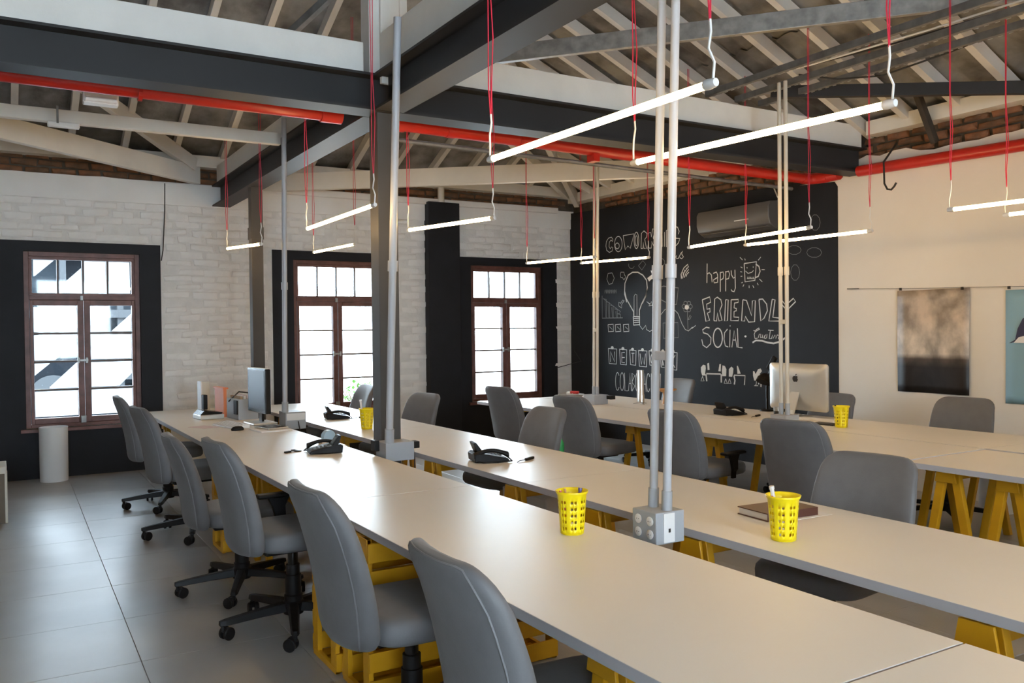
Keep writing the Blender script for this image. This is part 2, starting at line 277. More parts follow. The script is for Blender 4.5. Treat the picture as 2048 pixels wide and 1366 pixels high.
'lettering_social': [(10,7465,1505,7519,1514,7581,1484,7569,1449,7496,1432,7442,1389,7449,1320,7516,1272,7577,1302,7597,1371),(12,7258,1389,7261,1358,7270,1330,7284,1306,7302,1289,7322,1280,7342,1279,7362,1288,7380,1305,7393,1329,7402,1358,7405,1389,7401,1420,7392,1449,7378,1473,7360,1490,7340,1499,7319,1499,7299,1490,7282,1473,7269,1449,7261,1420,7258,1389),(9,7176,1490,7222,1449,7232,1373,7212,1297,7166,1285),(9,7136,1482,7144,1281),(9,7135,1532,7133,1520),(9,7109,1281,7073,1473,7030,1282),(8,7097,1365,7046,1365),(10,7022,1498,7013,1282,6947,1279)],
'mug': [(9,6912,2222,6731,2230,6755,2026,6901,2017,6912,2222),(11,6742,2206,6695,2175,6679,2122,6706,2067,6754,2054),(6,6894,2139,6856,2109,6802,2117,6775,2136),(7,6872,2179,6866,2166),(7,6780,2181,6778,2168),(6,6868,2048,6862,2072,6855,2047),(6,6846,2047,6840,2071,6833,2046),(6,6824,2046,6819,2070,6811,2045),(6,6803,2044,6797,2068,6790,2044),(6,6781,2043,6776,2067,6768,2043),(6,6975,2297,6937,2265),(6,6904,2279,6896,2258),(6,6667,2277,6705,2244),(6,6965,2189,6938,2175),(6,6971,2136,6944,2130),(6,6966,2082,6942,2083),(6,6956,2008,6936,2015),(6,6917,1989,6934,1966),(6,6841,1973,6841,1945),(6,6787,1971,6771,1943),(6,6723,1996,6707,1972),(6,6691,2038,6649,2004),(6,6658,2138,6613,2135)],
'pin': [(-1,9300,1249,9309,1234,9330,1226,9353,1231,9364,1245,9358,1261,9338,1270,9315,1267,9301,1254),(-1,9069,1241,9077,1226,9098,1219,9120,1223,9130,1237,9125,1253,9105,1262,9083,1259,9070,1246),(-1,8866,1233,8874,1218,8894,1211,8915,1216,8926,1229,8920,1245,8901,1253,8880,1251,8867,1238),(-1,8665,1231,8673,1216,8692,1209,8713,1214,8723,1227,8717,1242,8699,1251,8678,1248,8666,1236),(-1,8474,1228,8482,1214,8500,1207,8520,1212,8530,1225,8525,1240,8507,1248,8487,1246,8475,1234),(-1,8269,1221,8277,1207,8295,1201,8314,1205,8324,1218,8319,1232,8302,1241,8282,1238,8270,1227),(-1,8079,1219,8086,1206,8104,1199,8122,1203,8132,1216,8127,1230,8110,1239,8091,1236,8079,1225)],
'screen_doodle': [(10,8456,1998,8273,2036,7997,2000,8033,1799,8153,1802,8443,1914,8456,1998)],
'small_word': [(7,9486,1994,9480,2044,9469,2013,9457,2048,9454,1995),(7,9448,1992,9442,2042,9431,2012,9419,2046,9416,1993),(7,9410,1991,9404,2041,9393,2010,9381,2045,9379,1991),(7,9372,1989,9366,2039,9356,2009,9344,2043,9341,1990),(7,9335,1988,9329,2037,9318,2007,9306,2041,9304,1988),(7,9297,1986,9292,2036,9281,2005,9269,2040,9267,1987),(7,9260,1985,9255,2034,9244,2004,9232,2038,9230,1985)],
}
# ================================================================== SETTING
SL, ZE1, ZE2 = .43, 3.58, 3.45          # roof slope, eave heights at window wall and at board wall
XL, YB = -2.6, -4.0

# ---- floor with tiles
fl = MB().bb((XL-.3, YB-.3, -.12), (XW+.3, YW+.35, -.006)).build('floor', 'grout'); tag(fl, kind='structure')
TS, TA = .69, math.radians(.75)
tm = MB()
g = .0013; h = TS/2-g
tm.add([(-h,-h,-.01),(h,-h,-.01),(h,h,-.01),(-h,h,-.01),(-h,-h,-.0012),(h,-h,-.0012),(h,h,-.0012),(-h,h,-.0012),
        (-h+.0012,-h+.0012,0),(h-.0012,-h+.0012,0),(h-.0012,h-.0012,0),(-h+.0012,h-.0012,0)],
       [(3,2,1,0),(0,1,5,4),(1,2,6,5),(2,3,7,6),(3,0,4,7),(4,5,9,8),(5,6,10,9),(6,7,11,10),(7,4,8,11),(8,9,10,11)])
t0 = tm.build('floor_tile', 'tile', fl)
first = True
for i in range(-3, 11):
    for j in range(-3, 9):
        x = .55+TS*(i+.5); y = 4.285+TS*(j+.5)
        px = .55+(x-.55)*math.cos(TA)+(y-4.285)*math.sin(TA); py = 4.285-(x-.55)*math.sin(TA)+(y-4.285)*math.cos(TA)
        if px < -1.6 or px > XW+.1 or py > YW+.05 or py < 1.6: continue
        if first: t0.location = (px, py, 0); t0.rotation_euler = (0, 0, -TA); first = False
        else: inst('floor_tile', t0.data, fl, (px, py, 0), (0, 0, -TA))
nf = MB().bb((XL, YB, -.006), (XW, 1.75, -.001)).build('floor_screed', 'tile', fl)

# ---- window wall (wall_back)
WIN = [(.25, 1.378), (3.10, 4.238), (5.54, 6.705)]; WZ0, WZ1 = .53, 2.395
b = MB(); y0, y1 = YW, YW+.34
edges = [XL-.3]+[q for wv in WIN for q in wv]+[XW+.34]
for k in range(0, len(edges), 2): b.bb((edges[k], y0, -.1), (edges[k+1], y1, 3.22))
for a, c in WIN: b.bb((a, y0, -.1), (c, y1, WZ0)); b.bb((a, y0, WZ1), (c, y1, 3.22))
wb = b.build('wall_back', 'mortar_white'); tag(wb, kind='structure')
# smooth plaster band on top of the wall, ragged upper edge
def ragged(a0, a1, zlo, zhi, n, amp):
    return [(a0, zlo)]+[(a1, zlo)]+[(a1+(a0-a1)*k/n, zhi+random.uniform(-amp, amp)) for k in range(n+1)]
MB().prism(ragged(XL, XW, 2.96, 3.215, 46, .014), lambda a, c, t: (a, t, c), YW-.022, YW+.01).build('plaster_band', 'plaster_white', wb)
MB().bb((XL-.3, YW+.05, 3.1), (XW+.34, YW+.34, 3.62)).build('masonry_core', 'mortar_brown', wb)
# black painted surrounds
SUR = [(-.9, 1.592, WIN[0]), (2.845, 4.465, WIN[1]), (5.30, 6.945, WIN[2])]
for a, c, (u, v) in SUR:
    b = MB()
    b.bb((a, YW-.014, 0), (u, YW+.01, 2.503)).bb((v, YW-.014, 0), (c, YW+.01, 2.503)).bb((u, YW-.014, 0), (v, YW+.01, WZ0)).bb((u, YW-.014, WZ1), (v, YW+.01, 2.503))
    for q in (u, v): b.bb((q-.002, YW+.0, WZ0), (q+.002, YW+.2, WZ1))
    b.bb((u, YW, WZ1-.002), (v, YW+.2, WZ1+.002))
    b.build('black_surround', 'black_paint', wb)
    MB().bb((u-.05, YW-.05, WZ0-.04), (v+.05, YW+.06, WZ0-.005)).build('window_sill', 'window_wood', wb, bevel=.004)
MB().bb((4.86, YW-.13, 0), (5.318, YW+.01, 3.2)).build('black_pilaster', 'black_paint', wb, bevel=.006)
MB().tube([(5.08, YW-.06, 3.2), (5.08, YW-.06, 3.5)], .045, 12).build('pilaster_pipe', 'timber_white', wb, smooth=True)
MB().bb((2.3, YW-.07, 3.17), (6.95, YW+.02, 3.25)).build('plaster_ledge', 'plaster_white', wb, bevel=.01)
# painted bricks
def brick_mesh(name, m, L, hgt, dep, jit):
    out = []
    for k in range(6):
        r = random.Random(k+5)
        a, c, d = L/2, hgt/2, dep
        e = .015
        P = []
        for (sx, sz) in ((-1,-1),(1,-1),(1,1),(-1,1)): P.append((sx*a+r.uniform(-jit, jit), 0, sz*c+r.uniform(-jit, jit)))
        Q = [(x*(1-e/a), -d+r.uniform(-.003, .002), z*(1-e/c)) for x, _, z in P]
        R_ = [(x*(1-.3*e/a), -d*.6, z*(1-.3*e/c)) for x, _, z in P]
        mb = MB().add(P+R_+Q, [(0,1,5,4),(1,2,6,5),(2,3,7,6),(3,0,4,7),(4,5,9,8),(5,6,10,9),(6,7,11,10),(7,4,8,11),(8,9,10,11)])
        me = bpy.data.meshes.new(name); me.from_pydata(mb.v, [], mb.f); me.materials.append(M[m])
        me.polygons.foreach_set('use_smooth', [True]*len(me.polygons)); me.set_sharp_from_angle(angle=math.radians(75))
        out.append(me)
    return out
BL, BH = .285, .088
bms = brick_mesh('painted_brick', 'brick_white', BL-.008, BH-.008, .013, .012)
def blocked(x, z):
    for a, c, _ in SUR:
        if a-.09 < x < c+.09 and z < 2.55: return True
    if 4.78 < x < 5.40: return True
    if 1.6 < x < 2.85 and z < .7: return True
    return x > XW-.08 or x < -.4
row = 0; z = .72; cnt = 0
while z < 2.93:
    x = -.5+(BL/2 if row % 2 else 0)
    while x < XW:
        if not blocked(x, z):
            if random.random() < .1: x += BL; continue
            inst('painted_brick', random.choice(bms), wb, (x+random.uniform(-.03, .03), YW+.001, z+random.uniform(-.012, .012)), (random.uniform(-.05, .05), random.uniform(-.04, .04), random.uniform(-.025, .025)), (random.uniform(.78, 1.08), random.uniform(.4, 1.25), random.uniform(.82, 1.08)))
            cnt += 1
        x += BL
    z += BH; row += 1
# exposed red bricks above the plaster band
rms = brick_mesh('exposed_brick', 'brick_red', .235, .066, .03, .009)+brick_mesh('exposed_brick', 'brick_orange', .225, .064, .034, .010)[:3]
for r_, z in enumerate((3.255, 3.333, 3.41)):
    x = -.6+(.125 if r_ % 2 else 0)
    while x < XW-.1:
        inst('exposed_brick', random.choice(rms), wb, (x, YW+.055, z), (0, random.uniform(-.03, .03), 0)); x += .25

# ---- board / poster wall (wall_right)
b = MB().bb((XW, YB-.3, -.1), (XW+.34, YW+.34, 3.0))
wr = b.build('wall_right', 'plaster_cream'); tag(wr, kind='structure')
MB().prism([(YB, 2.98), (5.6, 2.98)]+[(5.6-(5.6-YB)*k/70, 3.105+.03*math.sin(k*.5)+random.uniform(-.022, .022)) for k in range(71)], lambda a, c, t: (t, a, c), XW-.004, XW+.05).build('ragged_plaster', 'plaster_cream', wr)
MB().prism([(5.6, 2.98), (YW, 2.98), (YW, 3.19), (8.8, 3.14), (7.2, 3.04), (5.6, 2.99)], lambda a, c, t: (t, a, c), XW-.002, XW+.05).build('ragged_plaster', 'black_paint', wr)
MB().bb((XW+.06, YB, 2.9), (XW+.34, YW, 3.52)).build('masonry_core', 'mortar_brown', wr)
for r_, z in enumerate((3.05, 3.13, 3.21, 3.29)):
    y = 2.4+(.125 if r_ % 2 else 0)
    while y < 9.6:
        inst('exposed_brick', random.choice(rms), wr, (XW+.055, y, z+random.uniform(-.008, .008)), (random.uniform(-.05, .05), 0, -math.pi/2+random.uniform(-.05, .05)), (random.uniform(.8, 1.04), random.uniform(.7, 1.2), random.uniform(.85, 1.1))); y += .25
MB().prism([(5.95, .0), (5.665, .0), (5.66, .11), (3.0, .11), (3.0, 0), (2.9, 0), (2.9, -.0)][:6], lambda a, c, t: (t, a, c), XW-.012, XW).build('skirting', 'plaster_cream', wr)

# ---- unseen walls behind and beside the viewer (openings added behind to bring in daylight)
FW = [(-1.9, -.2), (.9, 2.6)]; FZ0, FZ1 = .9, 2.9
b = MB(); ex = [XL-.3]+[q for wv in FW for q in wv]+[XW+.34]
for k in range(0, len(ex), 2): b.bb((ex[k], YB-.3, -.1), (ex[k+1], YB, 3.6))
for a, c in FW: b.bb((a, YB-.3, -.1), (c, YB, FZ0)); b.bb((a, YB-.3, FZ1), (c, YB, 3.6))
wf = b.build('wall_front', 'plaster_white'); tag(wf, kind='structure')
wl = MB().bb((XL-.3, YB-.3, -.1), (XL, YW+.34, 3.6)).build('wall_left', 'plaster_white'); tag(wl, kind='structure')

# ---- roof / ceiling
XC = (XL+XW)/2
RZ = ZE2+SL*(XW-XC)                         # ridge height
YR1 = YW-(RZ-ZE1)/SL; YR0 = YB+(RZ-3.6)/SL  # ridge ends
OV = .055
b = MB()
rd1, rd0 = (XC, YR1, RZ+OV), (XC, YR0, RZ+OV)
e = .5
c1, c2, c3, c4 = (XL-e, YW+e, ZE1+OV-SL*e), (XW+e, YW+e, ZE2+OV-SL*e), (XW+e, YB-e, ZE2+OV-SL*e), (XL-e, YB-e, ZE2+OV-SL*e)
b.add([c1, c2, c3, c4, rd1, rd0], [(0, 1, 4), (1, 2, 5, 4), (2, 3, 5), (3, 0, 4, 5)])
ce = b.build('ceiling', 'fibre_cement'); tag(ce, kind='structure')
def zS1(y): return ZE1+SL*(YW-y)
def zS2(x): return ZE2+SL*(XW-x)
def hipy(x):   # y where S1 meets the side slopes
    zs = zS2(x) if x > XC else ZE1+SL*(x-XL)
    return YW-(zs-ZE1)/SL
def hipx(y):   # x where S2 meets S1 (or ridge)
    return max(XC, XW-(zS1(y)-ZE2)/SL) if y > YR1 else XC
def corr(t): return .022*math.cos(2*math.pi*t/.177)
def sheet1(x0, x1, ya, yb, lift):
    n = 14; vs = []; fs = []
    for i in range(n+1):
        x = x0+(x1-x0)*i/n; top = max(yb, hipy(x)-.03)
        lo = max(ya, top)
        vs += [(x, lo, zS1(lo)+corr(x)+lift+.02), (x, top, zS1(top)+corr(x)+lift)]
    for i in range(n): fs.append((2*i, 2*i+2, 2*i+3, 2*i+1))
    if all(vs[2*i][1]-vs[2*i+1][1] < .02 for i in range(n+1)): return
    MB().add(vs, fs).build('roof_sheet', 'fibre_cement', ce, smooth='all')
def sheet2(y0, y1, xa, xb, lift):
    n = 14; vs = []; fs = []
    for i in range(n+1):
        y = y0+(y1-y0)*i/n; top = max(xb, hipx(y)-.03)
        lo = max(xa, top)
        vs += [(lo, y, zS2(lo)+corr(y)+lift+.02), (top, y, zS2(top)+corr(y)+lift)]
    for i in range(n): fs.append((2*i, 2*i+2, 2*i+3, 2*i+1))
    if all(vs[2*i][0]-vs[2*i+1][0] < .02 for i in range(n+1)): return
    MB().add(vs, fs).build('roof_sheet', 'fibre_cement', ce, smooth='all')
x = -1.4
while x < XW:
    ya = YW+.3
    for k in range(4):
        sheet1(x, min(x+1.04, XW+.2), ya, ya-1.62, .012); ya -= 1.5
    x += 1.04
y = .6
while y < YW:
    xa = XW+.3
    for k in range(4):
        sheet2(y, min(y+1.0, YW+.2), xa, xa-1.62, .012); xa -= 1.5
    y += 1.0
RW, RD = .062, .105
k = -3
while .19+.52*k < XW-.2:
    x = .19+.52*k; yt = hipy(x)
    if YW-yt > .3:
        MB().bar((x, YW+.1, zS1(YW+.1)-RD/2-.012), (x, yt, zS1(yt)-RD/2-.012), RW, RD).build('rafter', 'rafter_white', ce)
    k += 1
k = -3
while 3.87+.485*k < YW-.2:
    y = 3.87+.485*k; xt = hipx(y)
    if XW-xt > .3:
        MB().bar((XW+.1, y, zS2(XW+.1)-RD/2-.012), (xt, y, zS2(xt)-RD/2-.012), RW, RD).build('rafter', 'rafter_white', ce)
    k += 1
hy = YR1+.1
MB().bar((XW-.05, YW-.25, zS2(XW-.05)-.15), (hipx(hy), hy, zS2(hipx(hy))-.15), .07, .16).build('hip_rafter', 'rafter_white', ce)
MB().bb((XL, YW-.12, 3.40), (XW, YW+.08, 3.53)).build('wall_plate', 'timber_white', ce)
MB().bb((XW-.12, 2.0, 3.31), (XW+.08, 5.25, 3.44)).build('wall_plate', 'timber_white', ce)
MB().bb((XW-.12, 5.6, 3.31), (XW+.08, YW-.12, 3.44)).build('wall_plate', 'timber_white', ce)

# ---- windows
def film(cs, x0, x1, z0, z1, poly, y):
    d = .006
    X = lambda u: x0+d+(x1-x0-2*d)*u
    Z = lambda v: z1-d-(z1-z0-2*d)*v
    MB().prism([(X(u), Z(v)) for u, v in poly], lambda a, c, t: (a, t, c), y-.0012, y).build('frosted_film', 'frosted_film', cs)
FULL = [(0,0),(1,0),(1,1),(0,1)]
def make_window(n, x0, x1, films):
    o = bpy.data.objects.new('window_%d' % n, None); COL.objects.link(o); tag(o, kind='structure')
    yf = YW+.04; w_ = x1-x0; fw = .05
    b = MB().bb((x0, yf, WZ0), (x0+fw, yf+.09, WZ1)).bb((x1-fw, yf, WZ0), (x1, yf+.09, WZ1)).bb((x0+fw, yf, WZ1-fw), (x1-fw, yf+.09, WZ1)).bb((x0+fw, yf, WZ0), (x1-fw, yf+.09, WZ0+.035))
    b.build('outer_frame', 'window_wood', o, bevel=.004)
    MB().bb((x0+fw, yf-.012, 1.885), (x1-fw, yf+.09, 1.935)).build('transom', 'window_wood', o, bevel=.004)
    yp = yf+.05
    # fixed top light with four panes
    tl = MB().bb((x0+fw, yf+.02, 1.935), (x1-fw, yf+.075, 1.957)).bb((x0+fw, yf+.02, 2.315), (x1-fw, yf+.075, 2.345)).bb((x0+fw, yf+.02, 1.957), (x0+fw+.03, yf+.075, 2.315)).bb((x1-fw-.03, yf+.02, 1.957), (x1-fw, yf+.075, 2.315)).build('top_light', 'window_wood', o, bevel=.003)
    a, c = x0+fw+.03, x1-fw-.03; pw = (c-a)/4
    for k in range(1, 4): MB().bb((a+pw*k-.009, yf+.03, 1.957), (a+pw*k+.009, yf+.07, 2.315)).build('muntin', 'muntin_paint', tl)
    for k in range(4):
        MB().bb((a+pw*k, yp, 1.957), (a+pw*(k+1), yp+.004, 2.315)).build('pane', 'glass', tl)
        for poly in films.get(('T', k), []): film(tl, a+pw*k+.009, a+pw*(k+1)-.009, 1.957, 2.315, poly, yp-.001)
    xm = (x0+x1)/2
    for sd, (ca, cc) in enumerate(((x0+fw+.004, xm-.003), (xm+.003, x1-fw-.004))):
        st = .058 if sd == 0 else .058
        l, r = (ca+.03, cc-st) if sd == 0 else (ca+st, cc-.03)
        zt, zb = 1.827, .626
        cs = MB().bb((ca, yf-.006, WZ0+.037), (l, yf+.07, 1.883)).bb((r, yf-.006, WZ0+.037), (cc, yf+.07, 1.883)).bb((l, yf-.006, zt), (r, yf+.07, 1.883)).bb((l, yf-.006, WZ0+.037), (r, yf+.07, zb)).build('casement', 'window_wood', o, bevel=.004)
        rh = (zt-zb)/4
        for k in range(1, 4): MB().bb((l, yf+.02, zb+rh*k-.010), (r, yf+.06, zb+rh*k+.010)).build('muntin', 'muntin_paint', cs)
        for k in range(4):
            za, zc = zt-rh*(k+1), zt-rh*k
            MB().bb((l, yp, za), (r, yp+.004, zc)).build('pane', 'glass', cs)
            for poly in films.get(('LR'[sd], k), []): film(cs, l, r, za+.010, zc-.010, poly, yp-.001)
    MB().box((xm-.02, yf-.022, 1.235), (.11, .02, .022)).box((xm-.06, yf-.024, 1.235), (.022, .03, .06)).box((xm+.02, yf-.024, 1.235), (.022, .03, .06)).build('handle', 'galvanised', o, bevel=.004)
    MB().box((xm-.02, yf-.02, .60), (.05, .03, .075)).build('shoot_bolt', 'galvanised', o, bevel=.004)
    MB().box((xm-.02, yf-.02, 1.905), (.028, .03, .05)).build('latch', 'galvanised', o, bevel=.004)
    return o
F1 = {('T',0): [[(0,0),(.92,0),(.05,.5),(0,.5)]], ('T',1): [[(1,.22),(1,1),(0,1),(0,.82)]], ('T',2): [FULL], ('T',3): [FULL],
      ('L',0): [FULL], ('L',1): [[(0,0),(1,0),(.48,1),(0,1)]], ('L',2): [[(0,0),(.36,0),(0,.48)], [(.98,0),(1,0),(1,1),(.34,1),(.34,.95)]], ('L',3): [FULL],
      ('R',0): [[(0,0),(.48,0),(.03,.62),(0,.66)], [(1,.28),(1,1),(.5,1)]], ('R',1): [[(.34,0),(1,0),(1,1),(0,1),(0,.55)]], ('R',2): [[(0,0),(1,0),(1,.5),(.68,1),(0,1)]], ('R',3): [FULL]}
make_window(1, *WIN[0], F1); make_window(2, *WIN[1], {}); make_window(3, *WIN[2], {})
for n, (a, c) in enumerate(FW):
    o = MB().bb((a, YB-.15, FZ0), (c, YB-.144, FZ1)).build('window_%d' % (n+4), 'glass'); tag(o, kind='structure')  # panes of the unseen openings added for daylight

# ---- outside: street, neighbouring building, shrub
gr = MB().bb((-40, YW+.36, -.5), (60, 90, -.3)).build('ground', 'street'); tag(gr, kind='structure')
nb = thing('neighbour_building', 'pale building with dark bays seen through the first window', 'building', (0, 17, -.3))
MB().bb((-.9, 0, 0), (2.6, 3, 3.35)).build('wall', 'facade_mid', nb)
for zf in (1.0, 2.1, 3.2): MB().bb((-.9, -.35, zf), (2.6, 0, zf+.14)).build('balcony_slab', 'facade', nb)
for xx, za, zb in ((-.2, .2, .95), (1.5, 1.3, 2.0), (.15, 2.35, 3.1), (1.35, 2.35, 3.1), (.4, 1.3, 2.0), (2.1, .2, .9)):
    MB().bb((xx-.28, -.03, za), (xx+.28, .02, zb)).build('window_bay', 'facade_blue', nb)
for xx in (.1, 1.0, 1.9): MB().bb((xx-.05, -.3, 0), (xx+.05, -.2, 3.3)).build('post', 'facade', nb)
ac = thing('outdoor_unit', 'outdoor air conditioning unit with round fan beyond the first window', 'air conditioner', (.62, 16.55, -.3))
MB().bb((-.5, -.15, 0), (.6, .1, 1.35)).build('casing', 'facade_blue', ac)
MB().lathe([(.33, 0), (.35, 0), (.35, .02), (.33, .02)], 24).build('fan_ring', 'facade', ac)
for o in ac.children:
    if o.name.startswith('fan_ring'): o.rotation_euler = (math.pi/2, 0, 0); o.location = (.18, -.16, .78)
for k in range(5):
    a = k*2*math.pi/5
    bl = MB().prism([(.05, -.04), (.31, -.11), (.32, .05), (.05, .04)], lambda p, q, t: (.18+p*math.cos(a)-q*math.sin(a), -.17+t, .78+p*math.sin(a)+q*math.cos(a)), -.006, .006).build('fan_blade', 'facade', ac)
sh = thing('shrub', 'leafy green shrub outside the middle window', 'shrub', (4.86, 12.6, -.3))
for k in range(9):
    a = k*.7; MB().tube([(0, 0, 0), (.2*math.cos(a), .2*math.sin(a), .7), (.3*math.cos(a), .3*math.sin(a), .8+.02*k)], [.02, .014, .005], 6).build('branch', 'stem_brown', sh)
lb = MB()
for k in range(700):
    c = Vector((random.gauss(0, .19), random.gauss(0, .19), random.uniform(.3, 1.05)))
    r = Matrix.Rotation(random.uniform(0, 6.28), 3, 'Z') @ Matrix.Rotation(random.uniform(-1, 1), 3, 'X')
    lb.add([c+r @ Vector(p) for p in ((0, 0, 0), (.028, .05, .006), (0, .11, 0), (-.028, .05, .006))], [(0, 1, 2, 3)])
lf = lb.build('foliage', 'leaf', sh); lf['kind'] = 'stuff'

# ---- steel frame and timber
def ibeam(name, p, q, fw, dp, label, tf=.016, tw=.012):
    p, q = Vector(p), Vector(q); b = MB()
    d = (q-p).normalized(); sd = Vector((d.y, -d.x, 0))
    o = thing(name, label, 'beam', p, 0, kind='structure')
    L = q-p
    b.bar((0, 0, tf/2), L+Vector((0, 0, tf/2)), fw, tf); b.build('bottom_flange', 'steel_grey', o)
    MB().bar((0, 0, dp-tf/2), L+Vector((0, 0, dp-tf/2)), fw, tf).build('top_flange', 'steel_grey', o)
    MB().bar((0, 0, dp/2), L+Vector((0, 0, dp/2)), tw, dp-2*tf).build('web', 'steel_grey', o)
    return o
ZB, DB = 2.972, .242
ibeam('steel_beam', (XL+.02, 5.42, ZB), (XW-.01, 5.42, ZB), .20, DB, 'dark grey steel beam crossing the room above the column')
ibeam('steel_beam', (2.26, YB+.02, ZB), (2.26, 5.31, ZB), .20, DB, 'dark grey steel beam running from the column toward the viewer')
ibeam('steel_beam', (2.26, 5.53, ZB), (2.26, YW-.03, ZB), .20, DB, 'dark grey steel beam running from the column to the window wall')
def timber(label, a, c, m='timber_white', bevel=.006, name='timber_beam'):
    return tag(MB().bb(a, c).build(name, m, bevel=bevel), label, 'beam', kind='structure')
timber('white painted timber lying on the crossing beam, wall side of the column', (2.42, 5.35, ZB+DB), (XW-.05, 5.5, 3.43))
timber('white painted timber lying on the crossing beam, near the emergency light', (XL+.02, 5.35, ZB+DB), (2.1, 5.5, 3.415))
timber('white painted timber lying on the beam above the front desks', (2.19, YB+.02, ZB+DB), (2.33, 5.28, 3.47))
timber('white painted timber lying on the beam that ends at the window wall', (2.19, 5.56, ZB+DB), (2.33, YW-.14, 3.42))
kp = thing('king_post', 'white boxed timber post standing on the beam junction over the column', 'post', (2.26, 5.42, ZB+DB), kind='structure')
MB().bb((-.12, -.07, 0), (.10, .08, 1.35)).build('post_core', 'timber_white', kp, bevel=.006)
MB().bb((-.05, -.10, -.06), (.02, -.071, 1.3)).build('cover_strip', 'timber_white', kp, bevel=.004)
MB().bb((.105, -.06, .02), (.16, .05, 1.2)).build('side_strip', 'timber_white', kp, bevel=.004)
def colm(label, x, y, s, z1, m='steel_lit'):
    o = thing('steel_column', label, 'column', (x, y, 0), kind='structure')
    MB().bb((-s/2, -s/2, 0), (s/2, s/2, z1)).build('shaft', m, o, bevel=.004)
    MB().bb((-s/2-.05, -s/2-.03, 0), (s/2+.05, s/2+.03, .015)).build('base_plate', m, o)
    return o
colm('thick dark steel column standing between the two front desk rows', 2.262, 5.43, .142, ZB)
c2 = colm('thin dark steel column standing near the flat screen monitor', 2.26, 8.76, .115, ZB)
MB().bb((-.064, -.064, 2.45), (.064, .064, 2.57)).build('splice_plate', 'steel_lit', c2)
def sticks(label, p, q, wd, ht, m='timber_white', name='timber_brace'):
    p, q = Vector(p), Vector(q)
    return tag(MB().bar(p, q, wd, ht).build(name, m, origin=p, bevel=.004), label, 'beam', kind='structure')
sticks('slim white tie beam carrying a small track light', (XL+.02, 7.5, 3.2), (2.155, 7.5, 3.2), .07, .10)
sticks('deep white diagonal beam meeting the window wall above the first window', (-1.4, 7.58, 3.34), (2.0, 10.26, 3.31), .08, .20)
sticks('white sloping brace rising from the window wall above the first window', (.62, 9.13, 3.98), (1.95, 10.2, 3.42), .07, .15)
sticks('deep white diagonal beam crossing behind the column to the board wall', (2.75, 10.28, 3.28), (6.75, 7.0, 3.28), .08, .20)
sticks('white sloping brace rising behind the red pipe', (5.0, 8.6, 3.85), (7.0, 10.1, 3.42), .07, .13)
sticks('galvanised channel running diagonally under the roof sheets', (3.05, 6.46, 3.71), (6.0, 2.98, 3.71), .05, .13, 'galvanised', 'steel_channel')
for i, (xx, lab) in enumerate(((5.22, 'first perforated steel angle above the hanging tubes, beside the channel'), (5.57, 'middle perforated steel angle above the hanging tubes'), (5.86, 'perforated steel angle nearest the board wall, above the hanging tubes'))):
    o = thing('perforated_angle', lab, 'steel angle', (xx, 0, 3.5), group='steel angles under the roof', kind='structure')
    MB().bb((-.002, .4, -.02), (.002, 5.45, .03)).build('upright_leg', 'galv_dark', o)
    pb = MB()
    MB().bb((0, .4, -.022), (.034, 5.45, -.018)).build('flat_leg', 'galv_dark', o)
    hb = MB()
    for q in range(70): hb.bb((.03, .45+q*.0712, -.026), (.04, .48+q*.0712, -.014))
    ob = hb.build('punched_edge', 'galvanised', o); ob['kind'] = 'stuff'
ang = thing('perforated_angle', 'perforated steel angle above the crossing beam beside the king post', 'steel angle', (1.62, 5.9, 3.43), kind='structure')
MB().bar((0, 0, .0), (.55, -1.3, .55), .004, .05).build('upright_leg', 'galv_dark', ang)
MB().bar((.02, 0, -.024), (.57, -1.3, .526), .036, .004).build('flat_leg', 'galvanised', ang)
sticks('dark steel tube crossing above the exposed red brick', (5.75, 5.2, 3.53), (7.15, 3.3, 3.30), .06, .10, 'steel_grey', 'steel_tube')
sticks('charred dark timber strut leaning against the exposed red brick', (7.12, 4.58, 3.12), (6.9, 4.6, 3.52), .05, .06, 'timber_dark', 'timber_strut')

# ---- red sprinkler pipe
rp = thing('fire_pipe', 'bright red fire sprinkler pipe running along the crossing steel beam', 'pipe', (0, 0, 0))
MB().tube([(XL+.1, 5.85, 3.06), (2.05, 5.85, 3.045)], .052, 16).build('pipe_run', 'red_paint', rp, smooth=True)
MB().tube([(2.42, 5.85, 3.04), (6.98, 5.85, 2.985)], .052, 16).build('pipe_run', 'red_paint', rp, smooth=True)
MB().tube([(1.97, 5.85, 3.045), (2.12, 5.85, 3.045)], .062, 16).build('coupling', 'red_paint', rp, smooth=True)
MB().tube([(2.42, 5.85, 3.04), (2.6, 5.85, 3.038)], .060, 16).build('coupling', 'red_paint', rp, smooth=True)
MB().tube([(2.95, 5.85, 3.034), (3.02, 5.85, 3.034)], .058, 16).build('coupling', 'red_paint', rp, smooth=True)
MB().tube([(6.9, 5.85, 2.985), (7.0, 5.83, 2.985), (7.04, 5.77, 2.985), (7.05, 5.66, 2.985)], .056, 16).build('elbow', 'red_paint', rp, smooth=True)
MB().tube([(7.05, 5.68, 2.985), (7.05, 5.53, 2.985)], .052, 16).build('pipe_run', 'red_paint', rp, smooth=True)
MB().tube([(7.05, 5.31, 2.98), (7.05, .5, 2.86)], .052, 16).build('pipe_run', 'red_paint', rp, smooth=True)
for xx in (-.5, .8, 3.6, 5.2): MB().lathe([(.058, -.012), (.058, .012)], 14).build('pipe_clip', 'red_paint', rp)
for k, o in enumerate([c for c in rp.children if c.name.startswith('pipe_clip')]): o.rotation_euler = (0, math.pi/2, 0); o.location = ((-.5, .8, 3.6, 5.2)[k], 5.85, 3.05-.012*k)
MB().bb((4.3, 5.8, 2.915), (4.36, 5.9, 2.98)).build('sprinkler_outlet', 'red_paint', rp)
